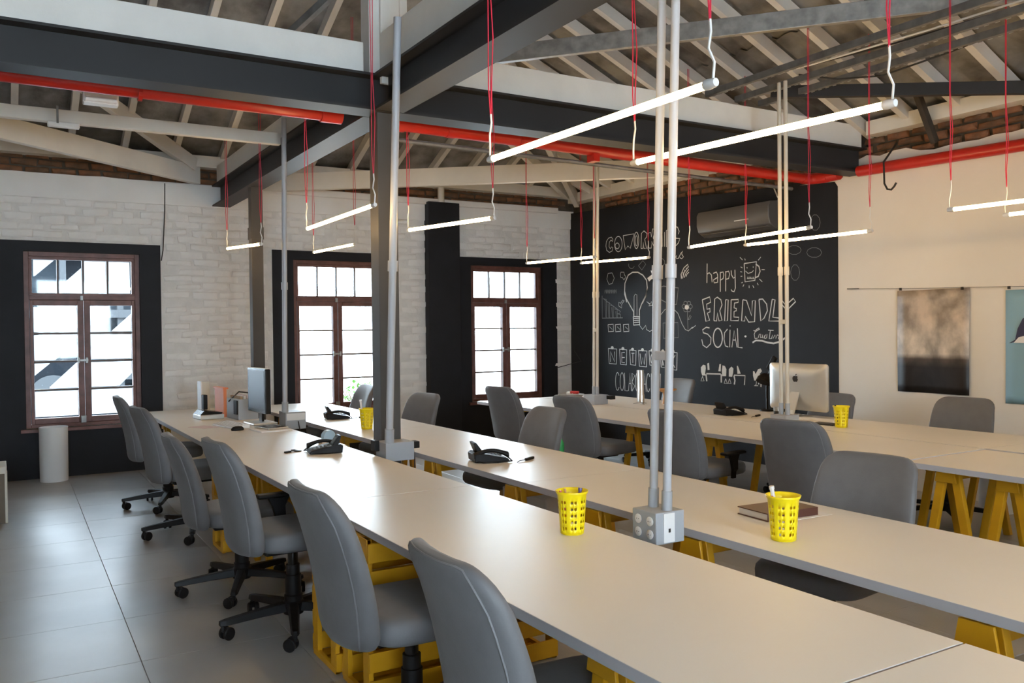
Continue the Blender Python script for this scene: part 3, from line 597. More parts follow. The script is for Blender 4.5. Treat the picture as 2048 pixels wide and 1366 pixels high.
tag(MB().tube([(2.5, 5.98, 2.95), (6.9, 5.98, 2.90)], .018, 8).build('steel_conduit', 'galv_dark', smooth=True), 'thin grey conduit running below the red pipe', 'conduit')
# ================================================================== DESKS
def desk(label, x0, x1, y0, y1, dz=0):
    o = thing('desk', label, 'desk', ((x0+x1)/2, (y0+y1)/2, 0), group='white desk tops on yellow supports')
    a, c = (x1-x0)/2, (y1-y0)/2; z1 = DESK+dz; z0 = z1-.033; t = .0016
    MB().bb((-a+t, -c+t, z0), (a-t, c-t, z1)).build('tabletop', 'laminate', o)
    b = MB().bb((-a, -c, z0+.0005), (-a+t, c, z1-.0008)).bb((a-t, -c, z0+.0005), (a, c, z1-.0008)).bb((-a+t, -c, z0+.0005), (a-t, -c+t, z1-.0008)).bb((-a+t, c-t, z0+.0005), (a-t, c, z1-.0008))
    b.build('edge_band', 'edge_band', o)
    return o
G = .002
desk('white desk top in the front row, closest to the viewer', 1.293, 2.107, -1.3, 1.278)
desk('white desk top in the front row holding a yellow basket', 1.293, 2.107, 1.284, 3.955)
desk('white desk top in the front row holding a black phone with keys beside it', 1.293, 2.107, 3.958, 6.76)
desk('white desk top in the front row holding the flat screen monitor', 1.293, 2.107, 6.763, 9.58)
desk('white desk top across the gap, at the picture edge closest to the viewer', 2.384, 3.195, -1.4, 1.15)
desk('white desk top across the gap holding a brown book and yellow basket', 2.384, 3.195, 1.154, 3.86)
desk('white desk top across the gap holding a black phone, beyond the twin grey conduits', 2.384, 3.195, 3.863, 6.6)
desk('white desk top across the gap beside the middle window', 2.384, 3.195, 6.603, 9.58)
desk('white desk top of the far table, near row, reaching out of the picture', 4.645, 5.49, .55, 3.195, -.004)
desk('white desk top of the far table, near row, behind the twin conduits', 4.662, 5.50, 3.2, 5.87)
desk('white desk top of the far table, near row, by the third window', 4.662, 5.50, 5.873, 8.55)
desk('white desk top of the far table, wall row, below the posters', 5.512, 6.35, .55, 3.2)
desk('white desk top of the far table, wall row, carrying the silver computer', 5.512, 6.35, 3.204, 5.87)
desk('white desk top of the far table, wall row, carrying the metal tower', 5.512, 6.35, 5.873, 8.55)

# ---- trestles
def make_trestle():
    o = thing('trestle', '', 'trestle', group='yellow wooden trestles')
    MB().bb((-.31, -.042, .60), (.31, .042, .667)).build('top_rail', 'yellow_paint', o, bevel=.004)
    for sx in (-1, 1):
        for sy in (-1, 1):
            MB().bar((sx*.285, sy*.035, .66), (sx*.285, sy*.155, 0), .05, .036, (1, 0, 0)).build('leg', 'yellow_paint', o, bevel=.003)
        MB().prism([(-.052, .665), (.052, .665), (.066, .585), (-.066, .585)], lambda a, c, t: (t, a, c), sx*.285+sx*.034, sx*.285+sx*.046).build('gusset', 'yellow_paint', o, bevel=.002)
    return o
TR = make_trestle(); used = [False]
def trestle(x, y, label, rz=0):
    if not used[0]:
        used[0] = True; TR.location = (x, y, 0); TR.rotation_euler = (0, 0, rz); TR['label'] = label; return TR
    return dup(TR, (x, y, 0), rz, label)
trestle(1.70, 1.84, 'yellow trestle under the front desk behind the closest chair')
trestle(1.75, 5.62, 'yellow trestle under the front desk below the black phone with keys')
trestle(1.70, 8.9, 'yellow trestle under the front desk below the monitor')
trestle(2.72, 1.42, 'yellow trestle in the gap at the picture edge closest to the viewer')
trestle(2.72, 2.60, 'yellow trestle under the twin conduit box')
trestle(2.72, 3.27, 'yellow trestle seen right behind the front yellow basket')
trestle(2.72, 4.02, 'yellow trestle beside the white storage box in the gap')
trestle(2.72, 5.06, 'yellow trestle beside the thick steel column')
trestle(2.72, 6.75, 'yellow trestle in the gap behind the black phone with keys')
trestle(2.72, 8.45, 'yellow trestle in the gap nearest the windows')
trestle(5.11, 2.66, 'yellow trestle of the far table at the picture edge, second from the seam')
trestle(5.11, 3.02, 'yellow trestle of the far table right of the seam')
trestle(5.11, 4.15, 'yellow trestle of the far table beside the fourth back-turned chair')
trestle(5.11, 4.97, 'yellow trestle of the far table behind the armrest chair')
trestle(5.11, 5.96, 'yellow trestle of the far table left of the twin conduits')
trestle(5.11, 8.1, 'yellow trestle of the far table by the third window')
trestle(5.92, 2.2, 'yellow trestle under the wall row below the light blue poster')
trestle(5.92, 3.6, 'yellow trestle under the wall row below the sepia poster')
trestle(5.92, 4.62, 'yellow trestle under the wall row below the silver computer')
trestle(5.92, 6.4, 'yellow trestle under the wall row below the metal tower')

# ---- crates
def make_crate():
    o = thing('wooden_crate', '', 'crate', group='yellow wooden crates stacked as desk supports')
    W_, D_, H_ = .46, .165, .334
    for sx in (-1, 1):
        for sy in (-1, 1): MB().bb((sx*W_, sy*(D_-.012), 0), (sx*(W_-.022), sy*(D_-.075), H_)).build('post', 'yellow_paint', o, bevel=.002)
        MB().bb((sx*(W_+.001), -D_+.012, .0), (sx*(W_-.018), D_-.012, .03)).build('end_rail', 'yellow_paint', o, bevel=.002)
        MB().bb((sx*(W_+.001), -D_+.012, H_-.03), (sx*(W_-.018), D_-.012, H_)).build('end_rail', 'yellow_paint', o, bevel=.002)
    for sy in (-1, 1):
        for k in range(3): MB().bb((-W_, sy*D_, .012+k*.113), (W_, sy*(D_-.011), .092+k*.113)).build('slat', 'yellow_paint', o, bevel=.002)
    for k in range(3): MB().bb((-W_+.02, -D_+.02+k*.105, .002), (W_-.02, -D_+.105+k*.105, .012)).build('bottom_slat', 'yellow_paint', o)
    return o
CR = make_crate(); cu = [False]
def crate(x, y, z, label):
    if not cu[0]:
        cu[0] = True; CR.location = (x, y, z); CR['label'] = label; return CR
    return dup(CR, (x, y, z), 0, label)
crate(1.72, 3.80, 0, 'lower yellow crate behind the fifth back-turned chair, farther of the two')
crate(1.72, 3.80, .335, 'upper yellow crate behind the fifth back-turned chair, farther of the two')
crate(1.735, 3.44, 0, 'lower yellow crate behind the fifth back-turned chair, nearer of the two')
crate(1.735, 3.44, .335, 'upper yellow crate behind the fifth back-turned chair, nearer of the two')
crate(1.765, 6.22, 0, 'lower yellow crate under the front desk beside the third and fourth chairs')
crate(1.765, 6.22, .335, 'upper yellow crate under the front desk beside the third and fourth chairs')
crate(1.73, 1.0, 0, 'lower yellow crate under the front desk closest to the viewer')
crate(1.73, 1.0, .335, 'upper yellow crate under the front desk closest to the viewer')

# ================================================================== CHAIRS
def sgn(v, p): return math.copysign(abs(v)**p, v)
def make_chair(arms):
    o = thing('office_chair', '', 'chair', group='grey office chairs')
    NP = 32
    vsm = [0, .01, .03, .065, .11, .17, .28, .42, .56, .70, .80, .87, .92, .955, .98, .993, 1]
    def sec(v):
        z = .405+.545*v
        xc = -.262-.02*v-.115*v**2.0
        hw = .222+.026*math.sin(math.pi*min(1, v*1.0))-.004*v; ht = .05-.012*v
        if v < .13: k = math.sqrt(max(0, 1-(1-v/.13)**2)); hw *= .60+.40*k; ht *= .25+.75*k
        if v > .87: k = math.sqrt(max(0, 1-((v-.87)/.13)**2)); hw *= .66+.34*k; ht *= .3+.7*k
        return z, xc, hw, ht
    def pt(v, th):
        z, xc, hw, ht = sec(v)
        u = sgn(math.cos(th), .55); q = sgn(math.sin(th), .62)
        return Vector((xc+q*ht+.045*u*u-.012+(.02*(v-.8)*5*(-u*u) if v > .8 else 0), u*hw, z))
    rings = [[pt(v, 2*math.pi*k/NP) for k in range(NP)] for v in vsm]
    bk = MB().loft(rings).build('backrest', 'chair_fabric', o, smooth='all')
    path = []
    tl = math.radians(180+38); tr = math.radians(360-38)
    vv = [v for v in vsm if .03 <= v <= .985]
    for v in vv: path.append(pt(v, tl)*1.0)
    for k in range(1, 8): path.append(pt(.988, tl+(tr-tl)*k/8))
    for v in reversed(vv): path.append(pt(v, tr))
    MB().tube(path, .0035, 6).build('piping', 'chair_piping', bk, smooth=True)
    sr = []
    for z, k in ((.418, .86), (.424, .95), (.44, .995), (.47, 1.0), (.492, .985), (.506, .94), (.513, .84), (.516, .6)):
        sr.append([Vector((.03+sgn(math.cos(2*math.pi*i/NP), .42)*.25*k, sgn(math.sin(2*math.pi*i/NP), .42)*.245*k, z)) for i in range(NP)])
    MB().loft(sr).build('seat', 'chair_fabric', o, smooth='all')
    b = MB().bb((-.17, -.1, .385), (.13, .1, .42)); b.build('tilt_mechanism', 'black_plastic', o, bevel=.01)
    MB().bar((-.12, 0, .395), (-.27, 0, .42), .06, .022).bar((-.262, 0, .40), (-.275, 0, .55), .06, .02, (1, 0, 0)).build('back_bracket', 'black_plastic', o, bevel=.003)
    MB().lathe([(.026, .30), (.026, .39)], 16).build('gas_lift', 'black_gloss', o, smooth=True)
    MB().lathe([(.046, .10), (.046, .16), (.04, .165), (.04, .26), (.034, .262), (.034, .31)], 18).build('column_cover', 'black_plastic', o, smooth=40)
    bs = MB().lathe([(.05, .07), (.056, .085), (.056, .125), (.045, .135)], 20).build('base_hub', 'black_plastic', o, smooth=40)
    for k in range(5):
        a = math.radians(36+72*k); d = Vector((math.cos(a), math.sin(a), 0)); n = Vector((-d.y, d.x, 0))
        def ring(r, z, wd, ht): c = d*r+Vector((0, 0, z)); return [c-n*wd+Vector((0, 0, -ht)), c+n*wd+Vector((0, 0, -ht)), c+n*wd*.7+Vector((0, 0, ht)), c-n*wd*.7+Vector((0, 0, ht))]
        MB().loft([ring(.04, .108, .030, .022), ring(.18, .10, .025, .018), ring(.345, .086, .021, .014), ring(.375, .084, .014, .011)]).build('base_leg', 'black_plastic', o, bevel=.003)
        ang = a+1.9+k*.8; e = Vector((math.cos(ang), math.sin(ang), 0)); m_ = Vector((-e.y, e.x, 0)); c = d*.357
        cs = MB().tube([c+Vector((0, 0, .045)), c+Vector((0, 0, .078))], .011, 8).bar(c+e*.0+Vector((0, 0, .05)), c+e*.028+Vector((0, 0, .046)), .03, .022).build('caster', 'black_plastic', o, smooth=40)
        wc = c+e*.022+Vector((0, 0, .031))
        for s_ in (-1, 1):
            MB().tube([wc+m_*s_*.010, wc+m_*s_*.0145, wc+m_*s_*.024, wc+m_*s_*.028], [.030, .0308, .0308, .026], 16).build('wheel', 'black_plastic', cs, smooth=40)
    if arms:
        for s_ in arms:
            MB().loft([[Vector((x+dx, s_*(.262+dy), z)) for dx, dy in ((-.02, -.01), (.02, -.01), (.02, .012), (-.02, .012))] for x, z in ((.03, .41), (.035, .46))]+[[Vector((x+dx, s_*(.275+dy), z)) for dx, dy in ((-w_, -.012), (w_, -.012), (w_, .014), (-w_, .014))] for x, z, w_ in ((.03, .48, .028), (.02, .55, .036), (.02, .595, .06))]).build('arm_support', 'black_plastic', o, bevel=.004)
            MB().bb((-.10, s_*.24, .595), (.13, s_*.31, .618)).build('armrest', 'black_plastic', o, bevel=.01)
    return o
CH = {(): make_chair(()), (1,): make_chair((1,)), (-1,): make_chair((-1,))}
seen = {k: False for k in CH}
def chair(x, y, deg, zs, label, arms=()):
    src = CH[arms]; rz = math.radians(deg)
    if not seen[arms]:
        seen[arms] = True; src.location = (x, y, 0); src.rotation_euler = (0, 0, rz); src['label'] = label; r = src
    else: r = dup(src, (x, y, 0), rz, label)
    r.scale = (1, 1, zs)
    return r
# along the front desk, backs to the aisle
chair(1.272, 8.033, -1.3, 1.035, 'grey office chair at the end of the front row, farthest from the viewer')
chair(1.256, 6.790, 5.2, 1.039, 'grey office chair second from the windows in the front row')
chair(1.221, 5.166, -2.7, .994, 'grey office chair third from the windows in the front row')
chair(1.288, 4.363, 2.5, 1.049, 'grey office chair fourth from the windows in the front row, black armrest showing', (1,))
chair(1.300, 2.915, -.2, 1.039, 'grey office chair fifth from the windows in the front row, before the yellow crates')
chair(1.338, 1.935, -2.1, 1.014, 'grey office chair closest to the viewer, cut off by the picture bottom')
# across, facing the viewer
chair(3.104, 2.498, 189.2, .968, 'grey office chair facing the viewer behind the brown book')
chair(3.138, 5.316, 181.8, .983, 'grey office chair facing the viewer beyond the black phone in the gap row')
chair(3.131, 7.352, 192, .966, 'grey office chair facing the viewer right of the thick steel column')
chair(3.13, 8.95, 180, .97, 'grey office chair half hidden by the thick column, before the middle window')
# far table, backs turned
chair(4.573, 7.322, 8.8, 1.012, 'grey office chair with its back turned before the third window')
chair(4.591, 6.137, 8.2, .991, 'grey office chair with its back turned left of the twin conduits')
chair(4.60, 4.86, 7, .966, 'grey office chair with black armrest, its back turned behind the twin conduits', (-1,))
chair(4.613, 3.767, 9, .985, 'grey office chair with its back turned below the silver computer')
# far table, wall side
chair(6.338, 7.412, 179, .98, 'grey office chair against the chalkboard behind the wooden stand')
chair(6.301, 5.288, 180, .936, 'grey office chair half hidden by the silver computer')
chair(6.324, 3.993, 189, .974, 'grey office chair below the sepia poster')

# ================================================================== TUBE LIGHTS
def tube_light(label, x, ya, yb, za, zb, top, group='warm tube lights on red cords'):
    o = thing('tube_light', label, 'light', (x, ya, za), group=group)
    p, q = Vector((0, 0, 0)), Vector((0, yb-ya, zb-za)); d = (q-p).normalized()
    MB().tube([p+d*.02, q-d*.02], .012, 14).build('tube', 'tube_glow', o, smooth=True)
    for e, s_ in ((p, 1), (q, -1)):
        zt = (top or min(zS1(ya+e.y), zS2(x) if x > XC else ZE2+SL*(x-XL))-.02)-za
        MB().tube([e-d*s_*.022, e+d*s_*.008, e+d*s_*.021], [.012, .0165, .0145], 12).build('end_cap', 'white_plastic', o, smooth=40)
        MB().tube([e-d*s_*.01+Vector((0, 0, .006)), e-d*s_*.014+Vector((.004, .002, .06)), e+Vector((-.006, 0, .10)), e+Vector((.003, 0, .15)), e+Vector((0, 0, .185))], .0042, 6).build('lead', 'cord_white', o, smooth=True)
        for off in (-.007, .007):
            MB().tube([e+Vector((off*.2, 0, .18)), e+Vector((off, .004, .30)), e+Vector((off*1.6, -.006, .5)), e+Vector((off*.6, .005, .75)), e+Vector((off*1.2, 0, zt))], .0026, 5).build('hanging_cord', 'red_cord', o, smooth=True)
    return o
tube_light('brightest warm tube hanging above the front yellow basket', 1.765, 3.09, 1.82, 2.222, 2.215, 4.0)
tube_light('warm tube above the twin conduits, second closest to the viewer', 2.45, 3.0, 1.73, 2.254, 2.222, 4.0)
tube_light('warm tube hanging in front of the thick steel column', 1.915, 6.02, 4.75, 2.252, 2.257, 3.5)
tube_light('warm tube hanging right of the thick steel column before the black pilaster', 2.67, 5.94, 4.66, 2.272, 2.214, None)
tube_light('warm tube crossing the thin steel column', 1.98, 8.77, 7.5, 2.35, 2.28, 3.5)
tube_light('warm tube hanging over the middle window', 3.0, 9.2, 7.94, 2.385, 2.36, None)
tube_light('warm tube hanging before the air conditioner', 5.17, 5.60, 4.32, 2.212, 2.245, 3.75)
tube_light('warm tube hanging before the edge of the chalkboard, beside the air conditioner tube', 5.76, 5.51, 4.24, 2.247, 2.24, 3.75)
tube_light('warm tube hanging between third window and chalkboard', 5.14, 8.21, 6.94, 2.26, 2.23, 3.75)
tube_light('warm tube hanging across the chalk word coworking', 6.17, 8.60, 7.34, 2.32, 2.29, None)
tube_light('warm tube hanging before the poster wall, cut by the picture edge', 5.17, 3.22, 1.95, 2.24, 2.23, 3.9)
for lb_, (x, y) in enumerate(((5.76, 3.2), (1.765, .5), (2.45, .45), (5.17, .6), (5.76, .6), (2.1, -1.9), (5.4, -1.9))):  # unseen tubes continuing the rows, added to light near desks and right wall
    tube_light('unseen warm tube added outside the picture behind the viewer', x, y, y-1.27, 2.24, 2.24, 4.0, 'added warm tube lights outside the picture')

# ================================================================== CHALKBOARD
cbd = thing('chalkboard', 'dark painted chalkboard wall covered in white lettering and doodles', 'chalkboard', (XW, 0, 0))
MB().prism([(5.665, 0), (YW-.002, 0), (YW-.002, 3.10), (8.75, 3.14), (8.6, 3.15), (7.2, 3.05), (5.7, 2.95), (5.665, 2.90)], lambda a, c, t: (t, a, c), -.006, 0).build('painted_panel', 'black_paint', cbd)
def stroke(mb, pts, wd, x=-.0075):
    P = [Vector((0, a/1000, c/1000)) for a, c in pts]
    n = len(P); L = []; R_ = []
    for i in range(n):
        d = P[min(i+1, n-1)]-P[max(i-1, 0)]
        if d.length < 1e-6: d = Vector((0, 1, 0))
        d.normalize(); s_ = Vector((0, -d.z, d.y))*wd/2
        L.append(P[i]+s_); R_.append(P[i]-s_)
    vs = [(x, p.y, p.z) for p in L+R_]
    mb.add(vs, [(i, i+1, n+i+1, n+i) for i in range(n-1)])
for nm, lst in CHALK.items():
    mb = MB(); solids = []
    for s_ in lst:
        pts = [(s_[i], s_[i+1]) for i in range(1, len(s_), 2)]
        if s_[0] < 0:
            solids.append(MB().prism([(a/1000, c/1000) for a, c in pts], lambda a, c, t: (t, a, c), -.0078, -.006))
        else: stroke(mb, pts, s_[0]/1000*(1.35 if 'lettering' in nm or nm in ('bulb', 'mug') else 1.1))
    m_ = 'chalk_dim' if nm in ('cloud_doodle', 'document_doodle', 'screen_doodle', 'bar_chart', 'flower', 'small_word') else 'chalk'
    if mb.v: mb.build('chalk_'+nm, m_, cbd)
    for q in solids: q.build('chalk_'+nm, 'chalk_figure', cbd)

# ================================================================== WALL THINGS
tag(MB().tube([(XW-.03, 6.47, 3.03), (7.02, 6.27, 2.865)], .008, 8).build('drain_pipe', 'cord_white', smooth=True), 'short white pipe stub beside the air conditioner', 'pipe')
acu = thing('air_conditioner', 'split air conditioner mounted on the chalkboard wall', 'air conditioner', (XW-.0075, 6.9, 2.555))
prof = [(0, 0), (-.10, 0), (-.19, .05), (-.215, .12), (-.215, .24), (-.19, .285), (-.05, .30), (0, .30)]
MB().prism(prof, lambda a, c, t: (a, t, c), -.54, .54).build('casing', 'ac_body', acu, smooth=50, bevel=.008)
MB().bb((-.185, -.5, .02), (-.11, .5, .028)).build('air_flap', 'ac_body', acu)
MB().bb((-.2165, -.26, .118), (-.2145, -.05, .128)).build('name_strip', 'white_plastic', acu)
po = thing('poster', 'sepia cloud poster with a dark lower part hung by clips', 'poster', (XW-.012, 4.655, .9))
NPY = 14
vs = []; fs = []
for i in range(NPY+1):
    for j in range(9):
        a = -.345+.69*j/8; v = i/NPY
        vs.append((-.004-.012*(1-v)**2*math.sin(j*.8+.5)-.006*math.sin(v*3.1), a*(1-.012*(1-v)), .0+.93*v))
for i in range(NPY):
    for j in range(8): k = i*9+j; fs.append((k, k+1, k+10, k+9))
MB().add(vs, fs).build('sheet', 'sepia_print', po, smooth='all').modifiers.new('thickness', 'SOLIDIFY').thickness = .001
po2 = thing('poster', 'light blue poster with a navy cap motif, cut by the picture edge', 'poster', (XW-.008, 3.66, .855))
vs = []; fs = []
for i in range(NPY+1):
    for j in range(9):
        v = i/NPY; vs.append((-.004-.010*(1-v)**2*math.sin(j*.8+.5), -.345+.69*j/8, .94*v))
for i in range(NPY):
    for j in range(8): k = i*9+j; fs.append((k, k+1, k+10, k+9))
MB().add(vs, fs).build('sheet', 'sky_print', po2, smooth='all').modifiers.new('thickness', 'SOLIDIFY').thickness = .001
def flat(name, m, poly, x, par): return MB().prism(poly, lambda a, c, t: (t, a, c), x-.0015, x).build(name, m, par)
flat('cap_motif', 'navy_print', [(.31, .50), (.26, .53), (.24, .62), (.20, .70), (.12, .76), (0, .78), (-.2, .70), (-.22, .56), (0, .57), (.16, .53)], -.0185, po2)
flat('cap_peak_motif', 'paper', [(.27, .505), (.23, .55), (.10, .58), (.05, .50)], -.0205, po2)
flat('line_motif', 'navy_print', [(.17, .50), (.155, .50), (.15, .38), (.17, .36), (.185, .30), (.17, .24), (.12, .20), (.12, .215), (.16, .25), (.17, .30), (.155, .35), (.16, .40)], -.0185, po2)
flat('caption_motif', 'navy_print', [(.11, .06), (.05, .06), (.05, .085), (.11, .085)], -.0185, po2)
pw = thing('poster_wire', 'thin wire along the wall holding the posters', 'wire', (XW-.04, 0, 1.845))
MB().tube([(0, 5.53, .03), (0, 4.6, -.005), (0, 2.6, -.06)], .0022, 5).build('wire', 'galv_dark', pw)
MB().tube([(0, 5.53, .03), (0, 5.40, .026)], .006, 6).build('turnbuckle', 'galv_dark', pw)
for yy in (4.95, 4.36, 3.96, 3.36): MB().box((-.003, yy, .02-(5.53-yy)*.033), (.012, .02, .025)).build('clip', 'cable_dark', pw)
tag(MB().tube([(XW-.02, 5.0, 3.2), (6.95, 4.97, 3.0), (6.93, 4.95, 2.80), (6.93, 4.92, 2.745), (6.93, 4.88, 2.735), (6.93, 4.85, 2.76), (6.93, 4.83, 2.79)], .009, 8).build('cable_hook', 'cable_dark', smooth=True), 'dark bent cable end hanging below the red pipe on the poster wall', 'cable')
tag(MB().tube([(1.65, YW-.02, 3.2), (1.645, YW-.02, 2.9), (1.62, YW-.02, 2.45), (1.60, YW-.02, 2.33)], .006, 6).build('wall_cable', 'cable_dark', smooth=True), 'thin cable running down the white brick right of the first window', 'cable')
tag(MB().tube([(7.17, 10.2, 1.2), (7.15, 10.0, 1.05), (6.9, 10.27, .95)], .006, 6).build('wall_cable', 'cable_dark', smooth=True), 'loose cable hanging in the corner beside the third window', 'cable')
for nm, m_, pth, lab in (('roof_cable', 'cord_white', [(5.32, 5.3, 3.54), (5.45, 4.5, 3.54), (5.58, 3.6, 3.56), (5.62, 2.0, 3.56)], 'pale cable sagging along the perforated angles'), ('roof_cable', 'cable_dark', [(5.57, 4.75, 3.54), (5.72, 4.5, 3.46), (5.86, 4.2, 3.43), (5.93, 3.7, 3.48), (5.92, 3.0, 3.54), (5.9, 2.0, 3.56)], 'dark cable looping below the perforated angles'), ('roof_cable', 'cable_dark', [(5.42, 4.7, 3.54), (5.58, 3.9, 3.545), (5.66, 3.0, 3.55), (5.7, 2.0, 3.56)], 'dark cable lying straight on the perforated angles')):
    tag(MB().tube(pth, .007, 6).build(nm, m_, smooth=True), lab, 'cable')
el = thing('emergency_light', 'white emergency light box fixed under the crossing beam', 'light', (.605, 6.16, 3.05))
MB().bb((-.105, -.04, -.05), (.105, .04, .05)).build('casing', 'white_plastic', el, bevel=.008)
MB().tube([(-.09, -.045, -.025), (.09, -.045, -.025)], .016, 10).build('diffuser', 'white_plastic', el, smooth=True)
MB().bar((0, .03, .05), (0, .03, 1.92), .015, .015, (1, 0, 0)).build('hanger_rod', 'galv_dark', el)
tk = thing('track_light', 'small white light bar clamped to the slim tie beam', 'light', (.47, 7.44, 3.13))
MB().bb((-.11, -.03, -.025), (.11, .03, .015)).build('light_bar', 'white_plastic', tk, bevel=.008)
MB().bb((-.05, -.045, .0), (-.035, -.028, .13)).build('bracket', 'galv_dark', tk)
# ================================================================== POWER POSTS
def power_post(label, x, y, z0, size, conduits, ztop, top_shift=(0, 0), outlets=True, m='conduit_grey', rz=0):
    o = thing('power_post', label, 'power post', (x, y, 0), rz)
    a, c, h_ = size
    MB().bb((-a, -c, z0), (a, c, z0+h_)).build('junction_box', 'box_grey', o, bevel=.004)
    for dx, dy, r in conduits:
        p = Vector((dx, dy, z0+h_)); q = Vector((dx+top_shift[0], dy+top_shift[1], ztop))
        MB().tube([p, q], r, 12).build('conduit', m, o, smooth=True)
        MB().tube([p, p+(q-p)*.035], r*1.28, 12).build('collar', 'box_grey', o, smooth=True)
        MB().tube([p+(q-p)*.42, p+(q-p)*.445], r*1.3, 12).build('coupler', m, o, smooth=True)
    if len(conduits) > 1:
        k = .28; d = Vector((top_shift[0], top_shift[1], ztop-z0-h_))*k
        xs = [q[0] for q in conduits]; ys = [q[1] for q in conduits]
        MB().bar(Vector((xs[0], ys[0], z0+h_))+d, Vector((xs[1], ys[1], z0+h_))+d, .03, .035).build('clamp', m, o, bevel=.003)
    if outlets:
        for k, (yy, zz) in enumerate(((-.038, .035), (-.038, .082), (.032, .035), (.032, .082))):
            d = MB().lathe([(.017, 0), (.019, .004), (.013, .006)], 14).build('outlet', 'white_plastic', o, smooth=40)
            d.rotation_euler = (0, -math.pi/2, 0); d.location = (-a, yy, z0+zz*h_/.115)
            MB().box((0, .006, .0065), (.003, .003, .001)).box((0, -.006, .0065), (.003, .003, .001)).build('socket_hole', 'cable_dark', d)
        MB().bb((-.035, -c-.003, z0+.006), (.02, -c, z0+h_-.006)).build('cover_plate', 'white_plastic', o)
        MB().bb((-.012, -c-.0045, z0+.045), (-.002, -c-.003, z0+.06)).build('switch', 'cable_dark', o)
    return o
power_post('grey junction box with two tall grey conduits between the front desks', 2.24, 2.62, .676, (.072, .072, .125), ((.01, .04, .017), (.01, -.04, .017)), 2.968, (0, -.085))
p2_ = power_post('grey junction box with conduit against the thick steel column', 2.235, 5.235, .672, (.10, .085, .12), ((-.065, -.06, .024),), 3.41, (-.06, -.36), False)
MB().bb((-.135, .02, .73), (-.10, .09, .80)).build('charger_plug', 'black_plastic', p2_, bevel=.004)
MB().bb((.10, -.02, .735), (.17, .05, .78)).build('charger_plug', 'black_plastic', p2_, bevel=.004)
MB().tube([(.135, .01, .735), (.14, .0, .66), (.13, -.02, .55)], .004, 5).build('charger_cord', 'cable_dark', p2_)
p3_ = power_post('grey junction box with conduit behind the flat screen monitor', 2.215, 7.45, .672, (.09, .10, .15), ((-.085, -.07, .022),), 3.34, (0, -.1), False)
MB().bb((-.08, -.104, .75), (.08, -.099, .81)).build('label_plate', 'white_plastic', p3_)
MB().tube([(.02, -.105, .74), (.03, -.115, .66), (.02, -.11, .5)], .005, 5).build('plug_cord', 'cable_dark', p3_)
power_post('ivory box with twin conduits at the middle of the far table, before the computer', 5.505, 4.86, .706, (.08, .08, .09), ((-.0, .035, .016), (.0, -.03, .016)), 3.5, (0, 0), False, 'ivory')
p5_ = power_post('ivory box with twin conduits at the far table beside the third window', 5.505, 7.44, .706, (.09, .10, .10), ((-.0, .03, .015), (.0, -.03, .015)), 3.28, (0, -.05), False, 'ivory')
MB().bb((.06, -.19, .76), (.12, -.11, .80)).build('charger_plug', 'black_plastic', p5_, bevel=.004)

# ================================================================== DESK THINGS
def make_phone():
    o = thing('desk_phone', '', 'phone', group='black desk phones')
    # user sits toward -x, handset on +y side
    MB().prism([(-.11, .003), (.105, .003), (.11, .05), (.09, .06), (.02, .05), (-.10, .024), (-.112, .014)], lambda a, c, t: (a, t, c), -.10, .085).build('body', 'black_plastic', o, bevel=.006)
    dp = MB().prism([(.030, .046), (.082, .118), (.10, .115), (.075, .05)], lambda a, c, t: (a, t, c), -.095, .02).build('display_panel', 'black_plastic', o, bevel=.004)
    MB().prism([(.0405, .0640), (.0690, .1035), (.0685, .1039), (.0400, .0644)], lambda a, c, t: (a, t, c), -.075, .0).build('display', 'keypad_grey', dp)
    for r in range(4):
        for c in range(3): MB().box((-.078+r*.026, -.07+c*.031, .0335+r*.0055), (.013, .018, .005)).build('key', 'keypad_grey', o)
    rings = []
    for k in range(13):
        t = k/12; x = -.11+.22*t; z = .052+.020*math.sin(math.pi*t)
        r = .026-.011*math.sin(math.pi*t)**.7; dz = -.012*(1-math.sin(math.pi*t))
        rings.append([Vector((x, .055+math.cos(q*math.pi/5)*r*1.05, z+dz+math.sin(q*math.pi/5)*r*.8)) for q in range(10)])
    MB().loft(rings).build('handset', 'black_plastic', o, smooth=60)
    MB().tube([(-.105, .06, .03), (-.125, .095, .008), (-.03, .118, .006), (.06, .105, .006), (.09, .08, .01)], .0045, 6).build('coiled_cord', 'black_plastic', o, smooth=True)
    return o
PH = make_phone()
PH.location = (1.88, 5.60, DESK); PH.rotation_euler = (0, 0, math.radians(-10)); PH['label'] = 'black desk phone with raised display on the front desk'
dup(PH, (2.60, 4.63, DESK), math.radians(165), 'black desk phone on the gap desk beyond the steel column')
dup(PH, (2.70, 7.68, DESK), math.radians(170), 'black desk phone on the desk before the middle window')
dup(PH, (5.79, 5.76, DESK), math.radians(175), 'black desk phone on the far table left of the silver computer')
for x, y, a, lab in ((2.83, 4.52, .5, 'slim black cable clip beside the phone beyond the steel column'), (2.93, 7.60, .4, 'slim black cable clip beside the phone before the middle window'), (5.88, 5.50, .4, 'slim black cable clip beside the phone on the far table')):
    o = thing('cable_clip', lab, 'cable', (x, y, DESK), a)
    MB().bb((-.05, -.009, .0), (.05, .009, .016)).build('grip', 'black_plastic', o, bevel=.004)
    MB().tube([(-.05, 0, .008), (-.10, .015, .006), (-.15, .0, .005)], .003, 5).build('lead', 'cable_dark', o)
kd = thing('key_dongle', 'small black dongle with keys beside the front phone', 'keys', (1.69, 5.73, DESK), .5)
MB().bb((-.055, -.011, .0), (-.005, .011, .012)).build('stick', 'black_plastic', kd, bevel=.003)
MB().tube([(0, 0, .01), (.02, .018, .012), (.04, 0, .012), (.02, -.015, .01), (0, 0, .01)], .003, 6).build('ring', 'cable_dark', kd)
